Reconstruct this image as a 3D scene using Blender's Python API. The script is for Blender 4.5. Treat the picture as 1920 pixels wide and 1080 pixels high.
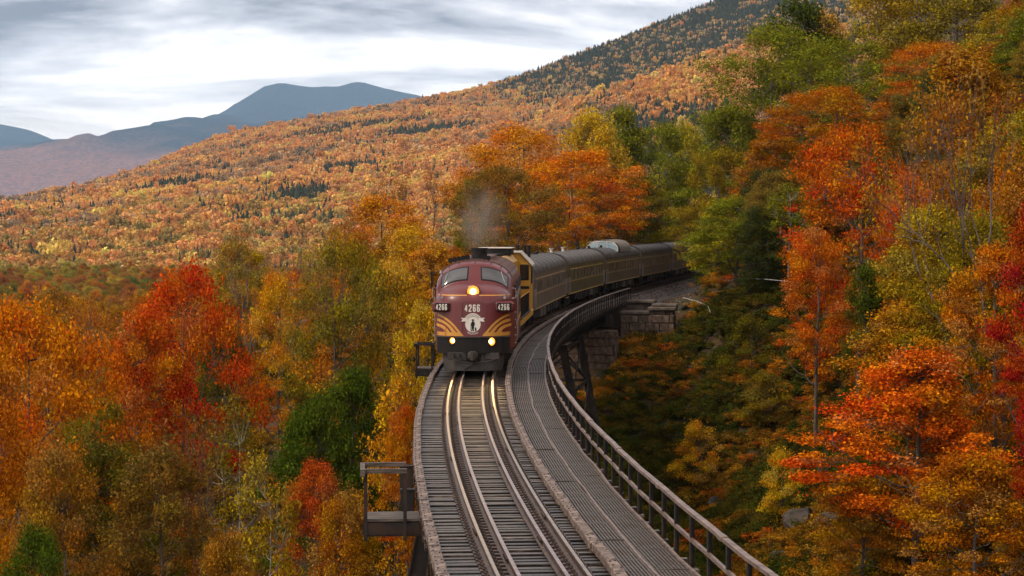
# Autumn railway scene: a train on a curved steel trestle in a mountain notch.
import bpy, bmesh, math, random
import numpy as np
from mathutils import Vector, Matrix

for o in list(bpy.data.objects):
    bpy.data.objects.remove(o, do_unlink=True)
scene = bpy.context.scene
COL = scene.collection
R = math.radians

# ------------------------------------------------------------------ camera
CAM_H = 5.75
cam_d = bpy.data.cameras.new('camera')
cam = bpy.data.objects.new('camera', cam_d)
COL.objects.link(cam)
cam.location = (0, 0, CAM_H)
cam.rotation_euler = (R(90 - 1.796), 0, 0)
cam_d.sensor_width = 36
cam_d.lens = 36 * 3700 / 1920
cam_d.clip_start = 0.5
cam_d.clip_end = 40000
scene.camera = cam

# ------------------------------------------------------------------ sky and sun
SUN_EL, SUN_AZ = 48, -112          # elevation; azimuth measured from +Y towards +X
world = bpy.data.worlds.new('World')
scene.world = world
world.use_nodes = True
nt = world.node_tree
nt.nodes.clear()
N = nt.nodes.new
L = nt.links.new
sky = N('ShaderNodeTexSky')
sky.sky_type = 'NISHITA'
sky.sun_disc = False
sky.sun_elevation = R(SUN_EL)
sky.sun_rotation = R(SUN_AZ)
sky.air_density = 1.0
sky.dust_density = 2.0
bg1 = N('ShaderNodeBackground'); bg1.inputs[1].default_value = 0.06
L(sky.outputs[0], bg1.inputs[0])
tc = N('ShaderNodeTexCoord')
sep = N('ShaderNodeSeparateXYZ'); L(tc.outputs['Generated'], sep.inputs[0])
def M(op, a, b=None, c=None, clamp=False):
    n = N('ShaderNodeMath'); n.operation = op; n.use_clamp = clamp
    for i, v in enumerate((a, b, c)):
        if v is None: continue
        if hasattr(v, 'is_linked'): L(v, n.inputs[i])
        else: n.inputs[i].default_value = v
    return n.outputs[0]
zz = M('ADD', M('MAXIMUM', sep.outputs[2], 0.0), 0.11)
cu = M('DIVIDE', sep.outputs[0], zz)
cv = M('DIVIDE', sep.outputs[1], zz)
comb = N('ShaderNodeCombineXYZ')
L(M('MULTIPLY', cu, 0.72), comb.inputs[0]); L(cv, comb.inputs[1]); comb.inputs[2].default_value = 8.4
noise1 = N('ShaderNodeTexNoise'); noise1.inputs['Scale'].default_value = 0.95
noise1.inputs['Detail'].default_value = 7; noise1.inputs['Roughness'].default_value = 0.6
noise1.inputs['Distortion'].default_value = 0.45
L(comb.outputs[0], noise1.inputs['Vector'])
ramp = N('ShaderNodeValToRGB')
e = ramp.color_ramp.elements
e[0].position = 0.36; e[0].color = (0.16, 0.16, 0.19, 1)
e[1].position = 0.74; e[1].color = (1.62, 1.50, 1.36, 1)
e2 = e.new(0.47); e2.color = (0.54, 0.53, 0.56, 1)
e3 = e.new(0.595); e3.color = (1.12, 1.06, 1.00, 1)
L(noise1.outputs[0], ramp.inputs[0])
# the clear cream strip low over the horizon, all the way round
hz = M('SUBTRACT', 1.0, M('DIVIDE', M('MAXIMUM', sep.outputs[2], 0.0), 0.075), clamp=True)
mixh = N('ShaderNodeMix'); mixh.data_type = 'RGBA'
L(M('MULTIPLY', hz, 0.8), mixh.inputs[0])
L(ramp.outputs[0], mixh.inputs[6]); mixh.inputs[7].default_value = (1.55, 1.36, 1.14, 1)
bg2 = N('ShaderNodeBackground'); L(mixh.outputs[2], bg2.inputs[0]); bg2.inputs[1].default_value = 1.0
mixs = N('ShaderNodeMixShader'); mixs.inputs[0].default_value = 0.93
L(bg1.outputs[0], mixs.inputs[1]); L(bg2.outputs[0], mixs.inputs[2])
wout = N('ShaderNodeOutputWorld'); L(mixs.outputs[0], wout.inputs[0])

sun_d = bpy.data.lights.new('sun', 'SUN')
sun_d.energy = 1.35
sun_d.angle = R(11)
sun_d.color = (1.0, 0.88, 0.72)
sun = bpy.data.objects.new('sun', sun_d)
COL.objects.link(sun)
sd = Vector((math.cos(R(SUN_EL)) * math.sin(R(SUN_AZ)), math.cos(R(SUN_EL)) * math.cos(R(SUN_AZ)), math.sin(R(SUN_EL))))
sun.rotation_euler = (-sd).to_track_quat('-Z', 'Y').to_euler()
sun.location = sd * 200

vs = scene.view_settings
vs.view_transform = 'Standard'; vs.look = 'None'; vs.gamma = 1.0; vs.use_curve_mapping = False
vs.exposure = 0.72
cy = scene.cycles
cy.max_bounces = 4; cy.diffuse_bounces = 1; cy.glossy_bounces = 2; cy.transmission_bounces = 4
cy.transparent_max_bounces = 6; cy.volume_bounces = 1
cy.caustics_reflective = False; cy.caustics_refractive = False
cy.use_adaptive_sampling = True; cy.adaptive_threshold = 0.015
cy.use_denoising = True
cy.sample_clamp_indirect = 6.0

# ------------------------------------------------------------------ helpers
rng = np.random.default_rng(7)
rnd = random.Random(11)

def tag(o, label=None, cat=None, group=None, kind=None):
    if label: o['label'] = label
    if cat: o['category'] = cat
    if group: o['group'] = group
    if kind: o['kind'] = kind
    return o

def empty(name, loc=(0, 0, 0), rz=0.0, parent=None):
    o = bpy.data.objects.new(name, None)
    COL.objects.link(o)
    o.location = loc
    o.rotation_euler = (0, 0, rz)
    o.empty_display_size = 0.3
    if parent: o.parent = parent
    return o

def link(name, me, parent=None, loc=None, rot=None, scale=None):
    o = bpy.data.objects.new(name, me)
    COL.objects.link(o)
    if parent: o.parent = parent
    if loc is not None: o.location = loc
    if rot is not None: o.rotation_euler = rot
    if scale is not None: o.scale = scale
    return o

def copy_tree(o, parent=None):
    c = o.copy(); COL.objects.link(c); c.parent = parent
    for ch in o.children:
        copy_tree(ch, c)
    return c

def big_mesh(name, V, F, mat=None, smooth=False, attrs=None):
    """mesh from arrays; F is one (n,3) or (n,4) array or a list of such arrays"""
    if not isinstance(F, (list, tuple)): F = [F]
    F = [np.asarray(f, np.int32) for f in F if len(f)]
    V = np.asarray(V, np.float32)
    me = bpy.data.meshes.new(name)
    me.vertices.add(len(V)); me.vertices.foreach_set('co', V.ravel())
    tot = sum(f.size for f in F); npoly = sum(len(f) for f in F)
    me.loops.add(tot); me.polygons.add(npoly)
    me.loops.foreach_set('vertex_index', np.concatenate([f.ravel() for f in F]))
    st = []; base = 0
    for f in F:
        k = f.shape[1]; st.append(base + np.arange(len(f)) * k); base += f.size
    me.polygons.foreach_set('loop_start', np.concatenate(st).astype(np.int32))
    me.update(calc_edges=True)
    if smooth: me.polygons.foreach_set('use_smooth', np.ones(npoly, bool))
    if mat: me.materials.append(mat)
    for k, a in (attrs or {}).items():
        at = me.attributes.new(k, 'FLOAT', 'POINT'); at.data.foreach_set('value', np.asarray(a, np.float32))
    me.validate(verbose=False)
    return me

class MB:
    """collects simple shapes into one mesh"""
    def __init__(s): s.v = []; s.f = []
    def add(s, V, F):
        b = len(s.v); s.v += [tuple(p) for p in V]; s.f += [tuple(i + b for i in f) for f in F]; return s
    def box(s, c, size, bev=0.0, rz=0.0, rx=0.0, ry=0.0):
        hx, hy, hz_ = size[0] / 2, size[1] / 2, size[2] / 2
        if bev <= 0:
            V = [(x, y, z) for x in (-hx, hx) for y in (-hy, hy) for z in (-hz_, hz_)]
            F = [(0, 1, 3, 2), (4, 6, 7, 5), (0, 4, 5, 1), (2, 3, 7, 6), (0, 2, 6, 4), (1, 5, 7, 3)]
        else:
            b = min(bev, hx * .9, hy * .9, hz_ * .9)
            V = []; idx = {}
            for sx in (-1, 1):
                for sy in (-1, 1):
                    for sz in (-1, 1):
                        for a in range(3):
                            p = [sx * (hx - b), sy * (hy - b), sz * (hz_ - b)]
                            p[a] = (sx * hx, sy * hy, sz * hz_)[a]
                            idx[(sx, sy, sz, a)] = len(V); V.append(tuple(p))
            F = []
            for a in range(3):
                u, w = (a + 1) % 3, (a + 2) % 3
                for sg in (-1, 1):
                    q = []
                    for (su, sw) in ((-1, -1), (1, -1), (1, 1), (-1, 1)):
                        k = [0, 0, 0]; k[a] = sg; k[u] = su; k[w] = sw; q.append(idx[(*k, a)])
                    F.append(tuple(q) if sg > 0 else tuple(q[::-1]))
                for su in (-1, 1):
                    for sw in (-1, 1):
                        k0 = [0, 0, 0]; k0[a] = -1; k0[u] = su; k0[w] = sw
                        k1 = list(k0); k1[a] = 1
                        q = (idx[(*k0, u)], idx[(*k1, u)], idx[(*k1, w)], idx[(*k0, w)])
                        F.append(q if su * sw < 0 else q[::-1])
            for sx in (-1, 1):
                for sy in (-1, 1):
                    for sz in (-1, 1):
                        t = (idx[(sx, sy, sz, 0)], idx[(sx, sy, sz, 1)], idx[(sx, sy, sz, 2)])
                        F.append(t if sx * sy * sz > 0 else t[::-1])
        m = Matrix.Translation(c) @ Matrix.Rotation(rz, 4, 'Z') @ Matrix.Rotation(ry, 4, 'Y') @ Matrix.Rotation(rx, 4, 'X')
        return s.add([m @ Vector(p) for p in V], F)
    def cyl(s, p0, p1, r0, r1=None, n=12, caps=True):
        r1 = r0 if r1 is None else r1
        p0, p1 = Vector(p0), Vector(p1)
        d = (p1 - p0).normalized()
        a = d.orthogonal().normalized(); b = d.cross(a)
        V = []
        for p, r in ((p0, r0), (p1, r1)):
            for i in range(n):
                t = 2 * math.pi * i / n
                V.append(p + a * (r * math.cos(t)) + b * (r * math.sin(t)))
        F = [(i, (i + 1) % n, n + (i + 1) % n, n + i) for i in range(n)]
        if caps: F += [tuple(range(n))[::-1], tuple(range(n, 2 * n))]
        return s.add(V, F)
    def bar(s, p0, p1, w, h=None, up=(0, 0, 1)):
        """rectangular bar from p0 to p1; w across, h along 'up'"""
        h = w if h is None else h
        p0, p1 = Vector(p0), Vector(p1); d = (p1 - p0).normalized(); u = Vector(up)
        if abs(d.dot(u)) > .98: u = Vector((1, 0, 0))
        a = d.cross(u).normalized(); b = a.cross(d)
        V = [p + a * (sx * w / 2) + b * (sy * h / 2) for p in (p0, p1) for sx, sy in ((-1, -1), (1, -1), (1, 1), (-1, 1))]
        return s.add(V, [(0, 3, 2, 1), (4, 5, 6, 7), (0, 1, 5, 4), (1, 2, 6, 5), (2, 3, 7, 6), (3, 0, 4, 7)][0:2] and
                     [(3, 2, 1, 0), (4, 5, 6, 7), (0, 1, 5, 4), (1, 2, 6, 5), (2, 3, 7, 6), (3, 0, 4, 7)])
    def tube(s, pts, r, n=8):
        rr = r if isinstance(r, (list, tuple)) else [r] * len(pts)
        P = [Vector(p) for p in pts]; V = []
        up = Vector((0, 0, 1))
        for i, p in enumerate(P):
            d = (P[min(i + 1, len(P) - 1)] - P[max(i - 1, 0)]).normalized()
            u = up if abs(d.dot(up)) < .95 else Vector((1, 0, 0))
            a = d.cross(u).normalized(); b = a.cross(d)
            V += [p + a * (rr[i] * math.cos(2 * math.pi * k / n)) + b * (rr[i] * math.sin(2 * math.pi * k / n)) for k in range(n)]
        F = [(i * n + k, i * n + (k + 1) % n, (i + 1) * n + (k + 1) % n, (i + 1) * n + k) for i in range(len(P) - 1) for k in range(n)]
        F += [tuple(range(n))[::-1], tuple((len(P) - 1) * n + k for k in range(n))]
        return s.add(V, F)
    def prism(s, poly, y0, y1, axis='y'):
        """polygon (u,v) extruded along an axis: y -> (u,y,v), x -> (x,u,v), z -> (u,v,z)"""
        f = {'y': lambda u, v, t: (u, t, v), 'x': lambda u, v, t: (t, u, v), 'z': lambda u, v, t: (u, v, t)}[axis]
        n = len(poly)
        V = [f(u, v, y0) for u, v in poly] + [f(u, v, y1) for u, v in poly]
        F = [tuple(range(n)), tuple(range(2 * n - 1, n - 1, -1))] + [(i, n + i, n + (i + 1) % n, (i + 1) % n) for i in range(n)]
        return s.add(V, F)
    def grid(s, P):
        """P: rows of points, all rows the same length"""
        n = len(P[0]); V = [p for r in P for p in r]
        return s.add(V, [(i * n + j, i * n + j + 1, (i + 1) * n + j + 1, (i + 1) * n + j) for i in range(len(P) - 1) for j in range(n - 1)])
    def mesh(s, name, mat, smooth=False, fix=True):
        me = bpy.data.meshes.new(name)
        me.from_pydata([tuple(p) for p in s.v], [], s.f)
        if fix:
            bm = bmesh.new(); bm.from_mesh(me)
            bmesh.ops.recalc_face_normals(bm, faces=bm.faces)
            bm.to_mesh(me); bm.free()
        if smooth:
            me.polygons.foreach_set('use_smooth', [True] * len(me.polygons))
            try: me.set_sharp_from_angle(angle=R(38))
            except Exception: pass
        me.materials.append(mat)
        return me
    def build(s, name, mat, parent=None, smooth=False, fix=True):
        return link(name, s.mesh(name, mat, smooth, fix), parent)

# ------------------------------------------------------------------ materials
def new_mat(name):
    m = bpy.data.materials.new(name); m.use_nodes = True
    m.node_tree.nodes.clear()
    return m, m.node_tree.nodes.new, m.node_tree.links.new

def mottled(name, c0, c1, scale=4.0, rough=0.7, metal=0.0, bump=0.0, bscale=None, stretch=(1, 1, 1), c2=None, s2=0.6,
            coord='Object', spec=0.4, detail=6, lo=0.35, hi=0.65, rvar=0.12):
    """base colour mottled between c0 and c1 (and stained with c2 in large soft patches), plus fine bump"""
    m, n, l = new_mat(name)
    t = n('ShaderNodeTexCoord'); mp = n('ShaderNodeMapping'); mp.inputs['Scale'].default_value = stretch
    l(t.outputs[coord], mp.inputs[0])
    no = n('ShaderNodeTexNoise'); no.inputs['Scale'].default_value = scale; no.inputs['Detail'].default_value = detail
    no.inputs['Roughness'].default_value = 0.65
    l(mp.outputs[0], no.inputs['Vector'])
    r = n('ShaderNodeValToRGB'); r.color_ramp.elements[0].position = lo; r.color_ramp.elements[1].position = hi
    r.color_ramp.elements[0].color = (*c0, 1); r.color_ramp.elements[1].color = (*c1, 1)
    l(no.outputs[0], r.inputs[0]); col = r.outputs[0]
    if c2:
        n2 = n('ShaderNodeTexNoise'); n2.inputs['Scale'].default_value = scale * s2; n2.inputs['Detail'].default_value = 4
        l(mp.outputs[0], n2.inputs['Vector'])
        r2 = n('ShaderNodeValToRGB'); r2.color_ramp.elements[0].position = .52; r2.color_ramp.elements[1].position = .68
        l(n2.outputs[0], r2.inputs[0])
        mx = n('ShaderNodeMix'); mx.data_type = 'RGBA'; l(r2.outputs[0], mx.inputs[0]); l(col, mx.inputs[6])
        mx.inputs[7].default_value = (*c2, 1); col = mx.outputs[2]
    b = n('ShaderNodeBsdfPrincipled'); l(col, b.inputs['Base Color'])
    b.inputs['Metallic'].default_value = metal; b.inputs['Specular IOR Level'].default_value = spec
    rm = n('ShaderNodeMapRange'); rm.inputs[3].default_value = max(0.03, rough - rvar); rm.inputs[4].default_value = min(1, rough + rvar)
    l(no.outputs[0], rm.inputs[0]); l(rm.outputs[0], b.inputs['Roughness'])
    if bump:
        n3 = n('ShaderNodeTexNoise'); n3.inputs['Scale'].default_value = bscale or scale * 4; n3.inputs['Detail'].default_value = 5
        l(mp.outputs[0], n3.inputs['Vector'])
        bp = n('ShaderNodeBump'); bp.inputs['Strength'].default_value = bump; bp.inputs['Distance'].default_value = 0.03
        l(n3.outputs[0], bp.inputs['Height']); l(bp.outputs[0], b.inputs['Normal'])
    o = n('ShaderNodeOutputMaterial'); l(b.outputs[0], o.inputs[0])
    return m

def emissive(name, col, strength):
    m, n, l = new_mat(name)
    e_ = n('ShaderNodeEmission'); e_.inputs[0].default_value = (*col, 1); e_.inputs[1].default_value = strength
    o = n('ShaderNodeOutputMaterial'); l(e_.outputs[0], o.inputs[0]); return m

# ------------------------------------------------------------------ the line of the track (plan curve)
_TC = np.array([-1.47635608, -0.94935173, 11.2505666, 5.66143146, -0.77805275])
_TD = np.polyder(_TC)
def track_x(y):
    y = np.asarray(y, float); t = (np.clip(y, 33, 205) - 100) / 100
    x = np.polyval(_TC, t); m = np.polyval(_TD, t) / 100
    dy = y - np.clip(y, 33, 205)
    k = np.where(dy < 0, 0.0026, 0.0)
    m = np.where(dy > 0, 0.19, m)
    return x + m * dy + .5 * k * np.maximum(dy, -90) ** 2
_ys = np.arange(-80, 420, .5); _xs = track_x(_ys)
_arc = np.concatenate([[0], np.cumsum(np.hypot(np.diff(_xs), np.diff(_ys)))])
def at_arc(s):
    """point and unit tangent of the track centre line at arc length s"""
    y = float(np.interp(s, _arc, _ys)); x = float(track_x(y))
    t = Vector((float(track_x(y + .3)) - float(track_x(y - .3)), .6, 0)).normalized()
    return Vector((x, y, 0)), t
def arc_of(y): return float(np.interp(y, _ys, _arc))
def off(s, lateral, z):
    p, t = at_arc(s); return Vector((p.x + t.y * lateral, p.y - t.x * lateral, z))

# ------------------------------------------------------------------ heights of the land
def sstep(a, b, x):
    t = np.clip((np.asarray(x, float) - a) / (b - a), 0, 1); return t * t * (3 - 2 * t)
def _hash(ix, iy, sd):
    h = (ix * 374761393 + iy * 668265263 + sd * 974711) & 0x7fffffff
    h = ((h ^ (h >> 13)) * 1274126177) & 0x7fffffff
    return ((h ^ (h >> 16)) & 0xffff) / 65535.0
def vnoise(x, y, sd=0):
    x = np.asarray(x, float); y = np.asarray(y, float)
    ix = np.floor(x).astype(np.int64); iy = np.floor(y).astype(np.int64)
    fx = x - ix; fy = y - iy; fx = fx * fx * (3 - 2 * fx); fy = fy * fy * (3 - 2 * fy)
    a = _hash(ix, iy, sd); b = _hash(ix + 1, iy, sd); c = _hash(ix, iy + 1, sd); d = _hash(ix + 1, iy + 1, sd)
    return (a + (b - a) * fx) * (1 - fy) + (c + (d - c) * fx) * fy
def fbm(x, y, sd=0, oct=4):
    s = 0; a = .5
    for i in range(oct):
        s = s + a * vnoise(x * 2 ** i, y * 2 ** i, sd + i); a *= .5
    return s
BRIDGE_END = 163.0
_CX = np.array([-2600, -1500, -1000, -780, -652, -568, -508, -440, -314, -229, -136, -61, 32, 114, 195, 284, 500, 900, 1600, 2600.])
_CZ = np.array([-20, -16, 8, 27, 60, 85, 114, 142, 165, 180, 197, 212, 240, 270, 300, 335, 420, 560, 640, 640.])
def hill(x, y):
    crest = np.interp(x - .12 * np.clip(3000 - y, 0, 2200), _CX, _CZ)
    t = np.clip((y - 800) / 2200., 0, 1.0)
    floor = -20.0
    up = floor + (crest - floor) * t ** 1.12
    back = np.where(y > 3000, np.minimum((y - 3000) * .25, crest - floor + 30), 0)
    z = up - back
    # nearer wooded spur on the right
    sx = np.interp(x, [-900, -300, -60, 20, 110, 190, 400, 900], [0, 0, 8, 30, 58, 82, 130, 160])
    z = z + sx * np.exp(-((y - 1650) / 330.) ** 2)
    return z + 18 * (fbm(x / 260., y / 260., 5) - .47) * sstep(850, 1500, y)
def ground(x, y):
    x = np.asarray(x, float); y = np.asarray(y, float)
    s = x - track_x(np.clip(y, -60, 330))
    rav = sstep(BRIDGE_END - 1, 126, y) * sstep(-75, -20, y)
    base = -1.0 - 12.5 * rav - 2.0 * sstep(BRIDGE_END + 1.5, BRIDGE_END - 3.5, y) * sstep(-80, -76, y)
    right = base + .62 * np.maximum(s - 5.6 * (1 - rav) - 1 - 6.0 * rav, 0) - .16 * np.maximum(s - 60, 0)
    left = base - .28 * np.maximum(-s - 4.0 * (1 - rav) - 1, 0)
    floor = -25 + 3 * sstep(150, 600, y)
    left = np.maximum(left, floor) + .6 * np.log1p(np.exp(-np.abs(left - floor) / 1.5))
    z = np.where(s > 0, right, left)
    rough = (fbm(x / 7., y / 7., 1) - .47) * 2.6 + (fbm(x / 1.9, y / 1.9, 9, 3) - .44) * .7
    flat = sstep(3.4, 7.5, np.abs(s)) * (1 - rav) + rav
    z = z + rough * flat
    far = sstep(420, 900, y)
    return z * (1 - far) + np.maximum(hill(x, y), -24 + 0 * x) * far + 3 * (fbm(x / 40., y / 40., 3) - .47) * sstep(60, 200, np.abs(s))
_FX = np.array([-9000, -6000, -4200, -3200, -2465, -2310, -2157, -1951, -1849, -1694, -1592, -1438, -1310, -1181, -1104, -950, -822, -719, -616, -462, -282, 0, 900, 2500, 5000, 9000.])
_FZ = np.array([500, 620, 560, 520, 493, 464, 400, 390, 434, 490, 490, 524, 601, 678, 696, 670, 678, 701, 665, 634, 575, 560, 640, 700, 650, 600.])
FK = 1.8
def far_hill(x, y):
    return FK * far_hill0(x / FK, y / FK)
def far_hill0(x, y):
    w = 160 * (fbm(x / 900., y / 900., 21) - .47)
    crest = np.interp(x + w * sstep(9400, 7000, y), _FX, _FZ)
    t = np.clip((y - 4300) / 5200., 0, 1)
    prof = .30 * sstep(0, .42, t) + .70 * t ** 2.3
    z = -30 + (crest + 30) * prof
    z = z - np.where(y > 9500, (y - 9500) * .3, 0)
    ridge = 1 - np.abs(2 * fbm(x / 800., y / 1500., 31, 5) - .94)
    return z + (ridge - .7) * 320 * np.sin(np.pi * np.clip(t, 0, 1)) ** .7 * (.35 + .65 * (t > 0)) + 16 * (fbm(x / 70., y / 70., 41, 4) - .44)

# ------------------------------------------------------------------ land surfaces
MAT_FOREST_FLOOR = mottled('forest_floor', (0.030, 0.020, 0.012), (0.095, 0.050, 0.020), scale=1.3, rough=.95, bump=.6, bscale=6,
                           c2=(0.035, 0.045, 0.014), s2=.25, spec=.15)
MAT_GRAVEL = mottled('ballast_gravel', (0.055, 0.045, 0.040), (0.21, 0.165, 0.145), scale=7, rough=.95, bump=1.0, bscale=11, detail=9, spec=.2)
def far_mat():
    m, n, l = new_mat('mountain_woods')
    t = n('ShaderNodeTexCoord'); geo = n('ShaderNodeSeparateXYZ'); l(t.outputs['Object'], geo.inputs[0])
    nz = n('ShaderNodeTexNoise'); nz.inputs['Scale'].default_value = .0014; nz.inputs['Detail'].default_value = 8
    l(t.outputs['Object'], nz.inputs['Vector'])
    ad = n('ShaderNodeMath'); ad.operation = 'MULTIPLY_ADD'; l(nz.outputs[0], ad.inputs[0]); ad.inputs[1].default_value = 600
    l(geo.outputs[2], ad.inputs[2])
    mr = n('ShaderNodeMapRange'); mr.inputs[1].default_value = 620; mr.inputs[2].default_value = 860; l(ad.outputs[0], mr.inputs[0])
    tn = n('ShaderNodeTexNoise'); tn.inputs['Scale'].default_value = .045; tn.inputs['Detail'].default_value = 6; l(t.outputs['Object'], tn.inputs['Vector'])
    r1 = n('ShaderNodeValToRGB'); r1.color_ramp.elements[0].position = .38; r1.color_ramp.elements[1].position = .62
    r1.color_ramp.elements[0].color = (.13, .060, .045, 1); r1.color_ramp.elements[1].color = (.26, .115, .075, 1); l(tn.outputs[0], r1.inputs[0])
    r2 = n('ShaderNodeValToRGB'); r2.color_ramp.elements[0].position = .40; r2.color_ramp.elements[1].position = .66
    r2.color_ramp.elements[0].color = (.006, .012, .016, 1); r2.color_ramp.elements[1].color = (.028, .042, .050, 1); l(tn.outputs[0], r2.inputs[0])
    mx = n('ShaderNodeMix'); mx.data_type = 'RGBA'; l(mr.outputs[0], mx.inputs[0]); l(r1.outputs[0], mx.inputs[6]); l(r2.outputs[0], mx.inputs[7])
    b = n('ShaderNodeBsdfDiffuse'); l(mx.outputs[2], b.inputs[0])
    o = n('ShaderNodeOutputMaterial'); l(b.outputs[0], o.inputs[0])
    return m

def sheet(name, xs, ys, zfun, mat, smooth=True):
    X, Y = np.meshgrid(xs, ys); Z = zfun(X, Y)
    nx, ny = len(xs), len(ys)
    V = np.stack([X.ravel(), Y.ravel(), Z.ravel()], 1)
    i = np.arange(nx * (ny - 1)).reshape(ny - 1, nx)[:, :-1].ravel()
    F = np.stack([i, i + 1, i + nx + 1, i + nx], 1)
    return link(name, big_mesh(name, V, F, mat, smooth))

g = sheet('ground', np.arange(-120, 140.1, 1.6), np.arange(-90, 330, 1.6), ground, MAT_FOREST_FLOOR); tag(g, kind='structure')
def low(x, y):
    z = ground(x, y)
    inside = (np.abs(x - 10) < 125) & (y > -85) & (y < 325)
    return np.where(inside, z - 7, z)
g = sheet('hillside', np.concatenate([np.arange(-2600, -400, 40), np.arange(-400, 401, 16), np.arange(440, 2000, 40)]),
          np.concatenate([np.arange(-250, 1000, 16), np.arange(1000, 4400, 25)]), low, MAT_FOREST_FLOOR); tag(g, kind='structure')
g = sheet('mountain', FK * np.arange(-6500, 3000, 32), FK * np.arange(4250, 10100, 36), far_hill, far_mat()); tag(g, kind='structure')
# gravel shoulder of the embankment past the bridge
def bal(Xs, Y):
    s = Xs
    return -.42 - .0 * Y - np.maximum(np.abs(s) - 2.0, 0) * .50 + .10 * (fbm((s + 50) / .5, Y / .5, 77, 3) - .44)
ss = np.concatenate([np.linspace(-3.4, -2, 4), np.linspace(-1.5, 1.5, 5), np.linspace(2, 9.0, 22)])
yy = np.arange(BRIDGE_END - 1.5, 330, .6)
V = []; F = []
for j, y in enumerate(yy):
    t = (float(track_x(y + .3)) - float(track_x(y - .3))) / .6; c = 1 / math.hypot(1, t)
    for s in ss:
        x_ = float(track_x(y)) + s * c; y_ = y - s * t * c
        V.append((x_, y_, float(-.42 - max(abs(s) - 2.2, 0) * .42)))
V = np.array(V); V[:, 2] += .16 * (fbm(V[:, 0] / .6, V[:, 1] / .6, 77, 3) - .44)
gz = ground(V[:, 0], V[:, 1])
V[:, 2] = np.where(V[:, 2] < gz + .05, np.minimum(gz + .05, V[:, 2] + .5), V[:, 2])
nx = len(ss); i = np.arange(nx * (len(yy) - 1)).reshape(len(yy) - 1, nx)[:, :-1].ravel()
o = link('gravel_roadbed', big_mesh('gravel_roadbed', V, np.stack([i, i + 1, i + nx + 1, i + nx], 1), MAT_GRAVEL, True))
tag(o, kind='structure')

# ------------------------------------------------------------------ the air between here and the far mountains
m, n, l = new_mat('haze_air')
pv = n('ShaderNodeVolumePrincipled'); pv.inputs['Color'].default_value = (0.47, 0.71, 1.0, 1)
pv.inputs['Density'].default_value = 3.4e-5; pv.inputs['Anisotropy'].default_value = 0.2
om = n('ShaderNodeOutputMaterial'); l(pv.outputs[0], om.inputs['Volume'])
hb = MB().box((-2500, 8900, 589), (20000, 19000, 1402)).build('haze', m); tag(hb, kind='stuff')

# ------------------------------------------------------------------ plants: materials and prototype meshes
def leaf_mat(name, instancer=False, trans=.24, huevar=.018, clumpvar=.045, v0=.42, v1=1.05):
    m, n, l = new_mat(name)
    if instancer:
        a = n('ShaderNodeAttribute'); a.attribute_type = 'INSTANCER'; a.attribute_name = 'tint'; col = a.outputs['Color']; alpha = a.outputs['Alpha']
    else:
        a = n('ShaderNodeObjectInfo'); col = a.outputs['Color']; alpha = a.outputs['Alpha']
    lf = n('ShaderNodeAttribute'); lf.attribute_name = 'leaf'
    cl = n('ShaderNodeAttribute'); cl.attribute_name = 'clump'
    def mt(op, x, y=None, z=None, clamp=False):
        k = n('ShaderNodeMath'); k.operation = op; k.use_clamp = clamp
        for i, v in enumerate((x, y, z)):
            if v is None: continue
            if hasattr(v, 'is_linked'): l(v, k.inputs[i])
            else: k.inputs[i].default_value = v
        return k.outputs[0]
    # clumps that have turned less: towards yellow green
    gt = mt('MULTIPLY', mt('GREATER_THAN', alpha, cl.outputs['Fac']), .75)
    mx = n('ShaderNodeMix'); mx.data_type = 'RGBA'; l(gt, mx.inputs[0]); l(col, mx.inputs[6])
    hs0 = n('ShaderNodeHueSaturation'); hs0.inputs['Hue'].default_value = .545; hs0.inputs['Saturation'].default_value = .92
    hs0.inputs['Value'].default_value = .8; l(col, hs0.inputs['Color']); l(hs0.outputs[0], mx.inputs[7])
    hs = n('ShaderNodeHueSaturation'); l(mx.outputs[2], hs.inputs['Color'])
    l(mt('ADD', mt('MULTIPLY_ADD', lf.outputs['Fac'], huevar, .494), mt('MULTIPLY_ADD', cl.outputs['Fac'], clumpvar, -.014)), hs.inputs['Hue'])
    l(mt('MULTIPLY_ADD', lf.outputs['Fac'], v1, v0), hs.inputs['Value'])
    d = n('ShaderNodeBsdfDiffuse'); l(hs.outputs[0], d.inputs[0])
    t = n('ShaderNodeBsdfTranslucent'); l(hs.outputs[0], t.inputs[0])
    mi = n('ShaderNodeMixShader'); mi.inputs[0].default_value = trans; l(d.outputs[0], mi.inputs[1]); l(t.outputs[0], mi.inputs[2])
    o = n('ShaderNodeOutputMaterial'); l(mi.outputs[0], o.inputs[0])
    return m
MAT_LEAF = leaf_mat('autumn_leaves')
MAT_LEAF_I = leaf_mat('distant_leaves', True, trans=.3, huevar=.014, clumpvar=.02, v0=.66, v1=.62)
MAT_BARK = mottled('bark', (.05, .038, .030), (.19, .15, .12), scale=3, rough=.95, bump=.6, stretch=(1, 1, .25), spec=.1)
MAT_BIRCH = mottled('pale_bark', (.16, .13, .11), (.46, .42, .37), scale=2.5, rough=.85, stretch=(1, 1, 2.5), spec=.2)
MAT_TWIG = mottled('grey_twig', (.06, .045, .038), (.19, .15, .13), scale=2, rough=.9, spec=.1)

def norm(a): return a / np.maximum(np.linalg.norm(a, axis=-1, keepdims=True), 1e-9)

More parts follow.
